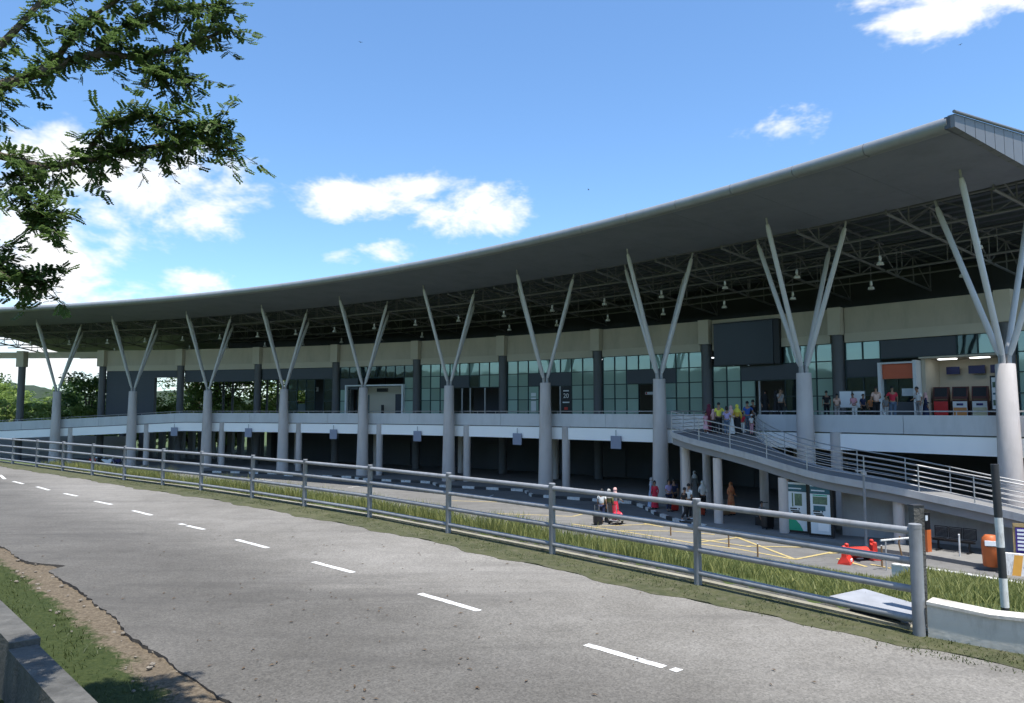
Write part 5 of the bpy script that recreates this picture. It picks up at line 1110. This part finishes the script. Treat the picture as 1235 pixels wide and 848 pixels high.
person(pl(790, 613.5, ZWK), -.6, 1.5, 'person in a long red dress beside the roof column', red_, red_, 'long', 'robe', sleeves='long', group=GP)
person(pl(807, 617, ZWK), .5, 1.7, 'person in pale lavender shirt standing by the red suitcase', lav_, navy_, arms=('front', 'down'), group=GP)
person(pl(813, 616, ZWK), 3.0, 1.72, 'person in navy shirt and trousers seen from behind the lavender shirt', navy_, blk_, group=GP)
person(pl(826, 628, ZWK), 2.0, 1.62, 'person dressed all in black walking at the kerb', blk_, blk_, legs='walk', group=GP)
person(pl(831, 626, ZWK), 2.2, 1.75, 'person in white shirt and black trousers behind the one in black', white_, blk_, group=GP)
person(pl(848, 619, ZWK), 2.9, 1.68, 'person in a white hooded shirt under the ramp', white_, blk_, 'scarf', arms=('front', 'front'), scarf=white_, sleeves='long', group=GP)
person(pl(838, 601, ZWK), .3, 1.66, 'person in pale grey clothes standing far back in the shade', grey_, grey_, 'scarf', 'robe', sleeves='long', scarf=white_, group=GP)
person(pl(882, 621, ZWK), .4, 1.66, 'person in red and orange patterned robe and headscarf under the ramp', pat3, pat3, 'scarf', 'robe', ('front', 'front'), sleeves='long', scarf=pat3, group=GP)
person(pl(919, 634, ZWK), .6, 1.5, 'person in dark print shirt sitting by the large black suitcase', pat4, blk_, legs='sit', group=GP)
MB_seat = thing('luggage_box', pl(919, 634, ZWK)+Vector((.05, .15, 0)), 'low dark box used as a seat beside the black suitcase', 'box', rz=.6); MB().box((0, 0, .2), (.5, .4, .4)).build('carton', 'black', MB_seat, local=True); MB().box((0, 0, .42), (.53, .43, .04)).build('lid', 'spandrel', MB_seat, local=True)
suitcase(pl(721, 633), .4, 'black suitcase wheeled on the open plaza', 'black'); suitcase(pl(814, 616.5, ZWK), .2, 'red suitcase standing behind the lavender shirt', c_('redcase', (.45, .03, .02)), .9)
suitcase(pl(847, 622, ZWK), .1, 'small red suitcase at the feet of the hooded person', c_('redcase2', (.4, .05, .02)), .6); suitcase(pl(926, 638, ZWK), .5, 'large black suitcase standing under the ramp', 'black', 1.35); suitcase(pl(876, 622, ZWK), .1, 'brown suitcase beside the red patterned robe', 'wood', .8)
p = pl(745, 632); o = thing('luggage_trolley', p, 'steel luggage trolley with small wheels pushed across the plaza', 'trolley', rz=2.4)
for x in (-.26, .26): MB().path([(x, .5, 1.0), (x, .42, .25), (x, -.45, .18)], .018, 6).build('side_frame', 'steel', o, local=True)
MB().tube((-.26, .5, 1.0), (.26, .5, 1.0), .02, n=6).build('handle', 'black', o, local=True); MB().box((0, -.02, .2), (.5, .85, .03)).build('platform', 'steel', o, local=True)
for x, y in ((-.24, .38), (.24, .38), (0, -.4)): MB().tube((x-.02, y, .08), (x+.02, y, .08), .08, n=12).build('wheel', 'black', o, local=True)
o = thing('travel_bag', p+Vector((0, 0, .22)), 'plump red travel bag riding on the luggage trolley', 'bag', rz=2.4); mb = MB(); ell(mb, (0, 0, .2), (.22, .34, .2), 14, 8); mb.build('bag_body', red_, o, local=True, smooth=True); MB().path([(-.05, -.2, .36), (-.05, -.1, .5), (-.05, .1, .5), (-.05, .2, .36)], .015, 6).build('strap', 'black', o, local=True)
o = thing('plastic_bag', p+Vector((.12, -.45, .22)), 'small white bag at the front of the trolley', 'bag', rz=.3); mb = MB(); ell(mb, (0, 0, .15), (.14, .12, .16), 12, 7); mb.build('bag_body', white_, o, local=True, smooth=True); MB().path([(-.05, 0, .28), (0, 0, .38), (.05, 0, .28)], .01, 5).build('handle', white_, o, local=True)
# landing group
person(at(854, 41.6, -1.2), 1.9, 1.55, 'person in maroon clothes and headscarf at the left of the landing group', maroon_, maroon_, 'scarf', 'robe', sleeves='long', scarf=maroon_, group=GR)
person(at(850, 40.9, -1.2), .5, 1.12, 'small child in pink at the rail of the landing', pat5, pat5, 'long', 'skirt', group=GR)
person(at(859.5, 41.2, -1.22), 2.2, 1.3, 'child in pale pink top between maroon robe and yellow shirt', pink_, blk_, 'scarf', scarf=pink_, group=GR)
person(at(866, 40.5, -1.28), 3.0, 1.72, 'person in bright yellow shirt and black trousers seen from behind', yel_, blk_, sleeves='short', arms=('hip', 'down'), group=GR)
person(at(875.5, 40.0, -1.3), 2.9, 1.5, 'person in lavender top and jeans on the landing', lav_, jean_, 'long', arms=('down', 'front'), group=GR)
person(at(880.5, 40.8, -1.3), 1.2, 1.55, 'person in pink headscarf next to the lavender top', peach_, white_, 'scarf', 'robe', ('front', 'front'), sleeves='long', scarf=pink_, group=GR)
person(at(888, 40.9, -1.3), 3.0, 1.62, 'person in yellow headscarf and black skirt on the landing', c_('mustard', (.6, .4, .06)), blk_, 'scarf', 'robe', sleeves='long', scarf=yel_, group=GR)
person(at(894, 41.0, -1.3), 2.5, 1.2, 'child in a red top beside the yellow headscarf', red_, white_, group=GR)
person(at(900.5, 42.0, -1.22), 3.1, 1.74, 'person in royal blue shirt and jeans at the back of the landing', blue_, jean_, arms=('hip', 'down'), group=GR)
person(at(907.5, 42.1, -1.2), -2.6, 1.8, 'person in black at the right end of the landing group', blk_, blk_, sleeves='long', group=GR)
person(at(905, 40.9, -1.3), .4, 1.1, 'small child in white and pink in front of the person in black', white_, pat5, 'cap', scarf=white_, group=GR)
# deck people
person(at(921.5, 43.5, ZFL), .2, 1.65, 'person in a black robe alone at the dark doorway', blk_, blk_, 'scarf', 'robe', sleeves='long', scarf=blk_, group=GD)
person(at(935, 41.5, ZFL), 1.5, 1.6, 'person in black robe left of the grey patterned shirt', blk_, blk_, 'scarf', 'robe', sleeves='long', scarf=blk_, group=GD)
person(at(940.5, 41.2, ZFL), .3, 1.72, 'person in grey patterned shirt wearing a white mask shape by the column', pat4, blk_, arms=('up', 'down'), group=GD)
person(at(996, 41.5, ZFL), 3.0, 1.6, 'person in black shirt with their back to the railing', blk_, blk_, group=GD)
person(at(1008.5, 40.5, ZFL), 2.4, 1.42, 'person in peach patterned top right of the black shirt', peach_, pat4, arms=('front', 'front'), group=GD)
person(at(1029.5, 40.0, ZFL), -.9, 1.42, 'person leaning forward in white and pink in front of the display board', pat5, white_, lean=.3, arms=('front', 'front'), group=GD)
person(at(1040, 40.6, ZFL), .3, 1.4, 'person in dark clothes between the leaning one and the orange top', navy_, blk_, group=GD)
person(at(1049, 39.6, ZFL), .3, 1.28, 'short person in orange and black near the booth', c_('orange', (.55, .2, .07)), blk_, 'long', group=GD)
person(at(1056, 38.8, ZFL), 3.0, 1.76, 'tall person in pale pink shirt facing the booth', peach_, blk_, arms=('front', 'down'), group=GD)
person(at(1067, 39.3, ZFL), .2, 1.3, 'child in white top between pink and red shirts', grey_, white_, group=GD)
person(at(1075.5, 38.8, ZFL), 2.9, 1.75, 'person in red shirt queuing at the booth', red_, jean_, 'cap', scarf=blk_, arms=('down', 'hip'), group=GD)
person(at(1107, 39.8, ZFL), -1.4, 1.76, 'person in white shirt and grey trousers leaning beside the kiosks', white_, grey_, lean=.12, arms=('front', 'down'), group=GD)
person(at(1115, 39.8, ZFL), 1.2, 1.45, 'person in navy with pale headscarf by the red kiosk', navy_, navy_, 'scarf', 'robe', ('down', 'front'), sleeves='long', scarf=pink_, group=GD)

# ---------------------------------------------------------------- trees
def leaf_quads(C, size, n, flat=.5):
    """n leaf quads round each centre row of C (x,y,z,rx,ry,rz)"""
    k = len(C); i = np.repeat(np.arange(k), n); d = rng.normal(size=(k*n, 3)); d /= np.linalg.norm(d, axis=1)[:, None]; r = rng.uniform(.25, 1, k*n)**.5
    p = C[i, :3]+d*C[i, 3:6]*r[:, None]
    a = rng.normal(size=(k*n, 3)); a[:, 2] *= flat; a /= np.linalg.norm(a, axis=1)[:, None]; b = np.cross(a, rng.normal(size=(k*n, 3))); b /= np.linalg.norm(b, axis=1)[:, None]
    s = size*rng.uniform(.6, 1.3, k*n)[:, None]
    V = np.stack([p-a*s, p+b*s*.45, p+a*s, p-b*s*.45], 1).reshape(-1, 3); return V, np.arange(len(V)).reshape(-1, 4)
def make_tree(label, loc, h, w, m, seed, shape='round', n=70, leaf=.25, per=56, group='trees beyond the terminal'):
    global rng
    rng = np.random.default_rng(seed); o = thing('tree', loc, label, 'tree', group); r = random.Random(seed)
    mb = MB(); th = h*.42; mb.path([(0, 0, -.3), (.06*h*.1, 0, th*.5), (0, .05, th), (.1, 0, h*.7)], [h*.028, h*.022, h*.018, h*.006], 8)
    C = []
    for i in range(n):
        f = r.random(); z = h*(.28+.68*f); wd = w*(math.sin(math.pi*min(1, .12+.88*(1-f)))**.6 if shape == 'round' else (1-f)*.95+.1)
        a = r.uniform(0, 6.283); q = wd*r.uniform(.35, 1)**.7; s = h*r.uniform(.06, .12)
        C.append((q*math.cos(a), q*math.sin(a), z, s*1.2, s*1.2, s*.75))
        if i % 7 == 0: mb.path([(0, 0, th*r.uniform(.6, 1.1)), (q*.5*math.cos(a), q*.5*math.sin(a), z*.8), (q*math.cos(a), q*math.sin(a), z)], [h*.012, h*.007, h*.002], 5)
    tr = mb.build('trunk', 'bark', o, local=True)
    V, F = leaf_quads(np.array(C), leaf, per); me_o = npmesh('crown', V+np.array(loc), F, m, o)
    return o
def copy_tree(src, loc, rz, s, label):
    o = src.copy(); COL.objects.link(o); o.location = loc; o.rotation_euler = (0, 0, rz); o.scale = s; o['label'] = label
    for c in src.children: d_ = c.copy(); COL.objects.link(d_); d_.parent = o
    return o
ZG = -5.7
tA = make_tree('broad mid green tree behind the open bay, left of its middle column', Vector((-72, 104, ZG)), 9.6, 4.4, 'leaff', 21)
tB = make_tree('dark rounded tree against the right side of the open bay', Vector((-59.5, 105, ZG)), 11.2, 4.4, 'leafd', 22)
tC = make_tree('pale leafy shrub-like tree low in the open bay', Vector((-66, 98, ZG)), 7.0, 4.6, 'leafl', 23, n=60)
tD = make_tree('tall mixed green tree seen through the open lobby', Vector((-43, 108, ZG)), 16., 5.5, 'leaff', 24, n=90)
spots = [(tA, (-84, 112), 1.05, 'broad tree at the far left edge under the roof'), (tC, (-75, 100), 1.0, 'pale low tree left of the first facade column'), (tA, (-62.5, 110), 1.12, 'mid green tree rising behind the pale low tree'), (tC, (-58, 97), 1.0, 'pale low tree at the foot of the dark rounded tree'),
         (tB, (-93, 128), 1.2, 'dark tree far behind the left end of the deck'), (tD, (-47.5, 112), .95, 'tall tree left in the lobby opening'), (tA, (-39, 103), 1.25, 'bushy tree in the middle of the lobby opening'), (tB, (-36, 116), 1.2, 'dark tall tree behind the lobby mullions'), (tD, (-32, 106), 1.0, 'tall green tree right in the lobby opening'),
         (tC, (-49, 100), 1.1, 'pale low tree beyond the dark wall panel'), (tC, (-43, 98), 1.0, 'pale low tree under the tall lobby tree'), (tA, (-29, 112), 1.3, 'broad tree at the right of the lobby view'), (tC, (-37, 98), .95, 'pale shrub tree before the dark lobby tree'),
         (tC, (-53, 96), .8, 'small pale tree seen below the deck at the far left'), (tA, (-25, 108), 1.1, 'bushy tree hidden deep behind the lobby'), (tC, (-45.5, 94), .62, 'low bush showing under the deck between the piers, left'), (tC, (-41, 95.5), .6, 'low bush showing under the deck between the piers, right'), (tC, (-51, 93), .6, 'low bush at the grey wall under the deck'), (tC, (-36.5, 96.5), .58, 'low bush deep under the deck by the lobby'), (tA, (-79, 118), .95, 'mid green tree beyond the low pale trees at the left'), (tB, (-70, 116), .85, 'dark tree standing behind the broad mid green one'), (tC, (-81, 106), 1.0, 'pale tree peeping over the parapet left of the column'), (tA, (-88, 124), 1.0, 'far tree at the foot of the hill'), (tB, (-100, 118), 1.1, 'dark rounded tree left of the deck end'), (tC, (-88, 104), .95, 'pale tree over the far left parapet')]
for k, (src, (x, y), s, lab) in enumerate(spots): copy_tree(src, (x, y, ZG), k*1.7, (s, s, s*(.92+.16*((k*37) % 10)/10)), lab)
# trees on the camera's side of the road, mirrored in the glazing
for k, (src, x, y, s, lab) in enumerate(((tD, -30, -20, 1.1, 'tall tree behind the photographer, to the far left'), (tB, -16, -30, 1.1, 'dark tree behind the photographer, left'), (tD, -2, -36, 1., 'tall tree straight behind the photographer'), (tA, 10, -40, 1.2, 'broad tree behind the photographer, right'), (tB, -42, -8, 1.2, 'dark tree beside the road far behind left'), (tD, -24, -44, 1.2, 'tall tree in the second row behind the photographer'), (tA, -52, 8, 1.2, 'broad tree beside the road at the left'))):
    copy_tree(src, (x, y, -3.4), k*2.1, (s*1.15, s*1.15, s), lab)['group'] = 'trees on the near side of the road'
# wooded hills on the horizon
def hill(name, a, b, zf, dpt, n=260):
    """wooded ridge from point a to point b with crown-sized bumps"""
    a, b = Vector(a), Vector(b); d = b-a; nr = Vector((-d.y, d.x)).normalized(); V = []; m_ = 15; rr_ = np.random.default_rng(3)
    for i in range(n+1):
        p = a+d*i/n; w = d.length*i/n; hz = zf(w/d.length)
        for j in range(m_):
            f = j/(m_-1); q = p+nr*dpt*f; sc = d.length/n
            V.append((q.x+rr_.uniform(-.3, .3)*sc, q.y, -6.5+(hz+6.5)*math.sin(f*math.pi)**.7+rr_.uniform(-.8, .8)*min(4, sc)*(0 if j in (0, m_-1) else 1)))
    F = [(i*m_+j, (i+1)*m_+j, (i+1)*m_+j+1, i*m_+j+1) for i in range(n) for j in range(m_-1)]
    return set_(npmesh(name, V, F, 'hill'), kind='structure')
hill('hills', (-420, 330), (-20, 330), lambda f: 4+5*math.exp(-((f-.3)/.1)**2)+4.5*math.exp(-((f-.62)/.08)**2)+2*math.sin(f*21), 90)
hill('far_hills', (-1300, 800), (300, 800), lambda f: 14+15*math.exp(-((f-.42)/.045)**2)+5*math.sin(f*17), 200)
hill('reflection_ridge', (-150, -260), (-330, 130), lambda f: 24+5*math.sin(f*9), 80)  # unseen ridge added to darken the reflections in the glazing
# overhanging branches of the roadside tree
def branch_tree():
    global rng
    rng = np.random.default_rng(5); r = random.Random(5)
    KS = .52; o = thing('roadside_tree', (-9.6*KS, 6.6*KS, -3.3), 'overhanging feathery tree whose dark branches reach in at the upper left', 'tree')
    D = 8.6
    def px(u, v, d_): 
        c, s = math.cos(PITCH), math.sin(PITCH); q = Vector(((u-617.5)/FPX, c-(424-v)/FPX*s, s+(424-v)/FPX*c)); return q*(d_/q.y)
    tk = MB(); tk.path([(-9.6*KS, 6.6*KS, -3.5), (-9.45*KS, 6.7*KS, -.8), (-9.5*KS, 6.9*KS, .7), (-9.3*KS, 7.2*KS, 1.6), (-9.5*KS, 7.3*KS, 3.4)], [.2, .15, .12, .1, .05], 10); trunk = tk.build('trunk', 'bark', o, smooth=True)
    limbs = [([(-9.35, 7.1, 2.6), px(-90, 130, 8.3), px(0, 103, 8.6), px(55, 85, 8.8), px(110, 66, 9.0), px(168, 68, 9.2), px(225, 55, 9.5), px(275, 35, 9.7)], .075),
             ([(-9.4, 7.0, 1.9), px(-80, 175, 8.2), px(0, 188, 8.4), px(50, 200, 8.6), px(100, 194, 8.8), px(140, 184, 9.0), px(190, 176, 9.2), px(240, 172, 9.3), px(285, 182, 9.4)], .05),
             ([(-9.5, 6.9, 1.2), px(-90, 300, 8.0), px(-20, 318, 8.2), px(20, 330, 8.4), px(60, 345, 8.6)], .03),
             ([px(60, 84, 8.8), px(95, 35, 8.9), px(140, 0, 9.0), px(200, -40, 9.2)], .035), ([px(-60, 110, 8.5), px(10, 45, 8.7), px(60, -10, 8.9), px(110, -60, 9.0)], .05),
             ([px(20, 195, 8.5), px(28, 225, 8.4), px(38, 255, 8.4), px(50, 268, 8.4)], .012), ([px(110, 68, 9.), px(150, 30, 9.2), px(210, 8, 9.4), px(270, 5, 9.5)], .022), 
             ([px(100, 194, 8.8), px(130, 150, 8.8), px(180, 140, 8.9), px(225, 150, 9.0), px(262, 152, 9.1)], .018), ([px(168, 68, 9.2), px(190, 90, 9.2), px(225, 92, 9.3)], .012)]
    tips = []
    for pts, r0 in limbs:
        pts = [Vector(p)*KS for p in pts]; r0 *= KS; sm = smooth_line([tuple(p) for p in pts], 4)
        MB().path(sm, [r0*(1-.8*i/(len(sm)-1))+.003 for i in range(len(sm))], 7).build('limb', 'bark', trunk, smooth=True)
        for i in range(2, len(sm)): tips += [(sm[i], r0)]*(5 if r0 < .016 else 3)
    tw = MB(); V = []; 
    for p, r0 in tips:
        if r.random() < .12: continue
        d = Vector((r.uniform(-.6, 1), r.uniform(-.6, .6), r.uniform(-.75, .5))).normalized(); L_ = r.uniform(.22, .58)*KS
        b = p+d*L_*.5+Vector((0, 0, -.01)); e = p+d*L_+Vector((0, 0, -.1*L_)); tw.path([p, b, e], [.003, .002, .001], 4)
        nf = int(4+L_/KS*10)
        for k in range(nf):                                       # feathery leaves: a rib with paired leaflets
            q = p.lerp(b, k/nf*2) if k < nf/2 else b.lerp(e, k/nf*2-1)
            fd_ = (d*.4+Vector((r.uniform(-1, 1), r.uniform(-1, 1), r.uniform(-.7, .5)))).normalized(); fl_ = r.uniform(.07, .15)*KS; sd_ = fd_.cross(Vector((r.uniform(-.4, .4), r.uniform(-.4, .4), 1))).normalized()
            for j in range(5):
                c = q+fd_*(fl_*(j+.6)/5)
                for s in (-1, 1):
                    w = fd_*.0115; ax = (sd_*s*.027+fd_*.008+Vector((0, 0, r.uniform(-.007, .002)))); V += [c, c+ax*.5+w, c+ax, c+ax*.5-w]
    tw.build('twigs', 'bark', trunk)['kind'] = 'stuff'
    V = np.array([tuple(v) for v in V]); npmesh('crown', V, np.arange(len(V)).reshape(-1, 4), 'leaf', o)['kind'] = 'stuff'
    # the rest of the crown above and left of the frame
    C = []
    for i in range(70): C.append((-6.6+r.uniform(-2.2, .8), 1.8+r.uniform(-2.4, 1.2), 3.9+r.uniform(-.6, 1.6), .45, .45, .3))
    V, F = leaf_quads(np.array(C), .035, 90); npmesh('upper_crown', V, F, 'leaf', o)['kind'] = 'stuff'
branch_tree()

# ---------------------------------------------------------------- parked motorcycles under the deck, birds
def motorcycle(loc, rz, label, m):
    o = thing('motorcycle', loc, label, 'motorcycle', 'motorcycles parked under the deck', rz)
    for y in (-.62, .6):
        w = MB(); n = 18; vs = []
        for k in range(n):
            a = 2*math.pi*k/n
            for rr_, xx in ((.3, -.04), (.3, .04), (.23, .035), (.23, -.035)): vs.append((xx, y+rr_*math.cos(a), .3+rr_*math.sin(a)))
        w.add(vs, [(k*4+j, k*4+(j+1) % 4, ((k+1) % n)*4+(j+1) % 4, ((k+1) % n)*4+j) for k in range(n) for j in range(4)]); wo = w.build('wheel', 'black', o, local=True, smooth=True)
        h = MB(); h.tube((-.06, y, .3), (.06, y, .3), .05, n=8)
        for k in range(5): h.tube((0, y, .3), (0, y+.235*math.cos(k*1.257), .3+.235*math.sin(k*1.257)), .012, n=5)
        h.build('hub', 'steel', wo, local=True)
    b = MB(); b.sweep([[Vector((sx*wd, y, z0)) if zz == 0 else Vector((sx*wd, y, z1)) for sx, zz in ((-1, 0), (1, 0), (1, 1), (-1, 1))] for y, wd, z0, z1 in ((-.35, .07, .5, .82), (-.15, .13, .3, .74), (.15, .13, .28, .66), (.55, .09, .5, .74), (.8, .05, .62, .7))]); b.build('fairing', m, o, local=True, smooth=True)
    MB().sweep([[Vector((sx*.12, y, z+zz)) for sx, zz in ((-1, -.05), (1, -.05), (1, .03), (-1, .03))] for y, z in ((-.05, .76), (.2, .76), (.5, .81), (.72, .83))]).build('seat', 'black', o, local=True, smooth=True)
    for sx in (-.07, .07): MB().tube((sx, -.62, .3), (sx, -.4, .92), .025, n=6).build('fork', 'steel', o, local=True)
    MB().path([(-.32, -.3, 1.02), (-.1, -.4, .98), (.1, -.4, .98), (.32, -.3, 1.02)], .02, 6).build('handlebar', 'black', o, local=True)
    mb = MB(); ell(mb, (0, -.47, .86), (.1, .08, .09), 10, 6); mb.build('headlight', 'white', o, local=True, smooth=True)
for k, (u, v, m) in enumerate(((113, 562, 'kred'), (121, 562, 'black'), (131, 562.5, 'white'), (141, 562.5, 'bluescreen'))):
    motorcycle(ground(u, v, ZPL), 1.0+.2*k, ['red motorcycle, leftmost of those parked under the deck', 'black motorcycle parked next to the red one', 'white motorcycle parked next to the black one', 'blue motorcycle, rightmost of those parked under the deck'][k], m)
def bird(u, v, d_, rz, label):
    c, s = math.cos(PITCH), math.sin(PITCH); q = Vector(((u-617.5)/FPX, c-(424-v)/FPX*s, s+(424-v)/FPX*c)); o = thing('bird', q*(d_/q.y), label, 'bird', 'birds in the sky', rz)
    mb = MB(); ell(mb, (0, 0, 0), (.05, .15, .05), 8, 6); mb.build('body', 'black', o, local=True, smooth=True)
    for sx in (-1, 1): MB().hexa([(sx*.03, -.07, 0), (sx*.03, .06, 0), (sx*.03, .06, .012), (sx*.03, -.07, .012), (sx*.34, -.0, .09), (sx*.34, .05, .09), (sx*.34, .05, .096), (sx*.34, -.0, .096)]).build('wing', 'black', o, local=True)
bird(435, 51, 110, .4, 'tiny dark bird high in the blue, left of the middle'); bird(710, 229, 110, 1.2, 'tiny dark bird just above the roof edge'); bird(1158, 54, 110, 2., 'tiny dark bird below the cloud at the upper right')
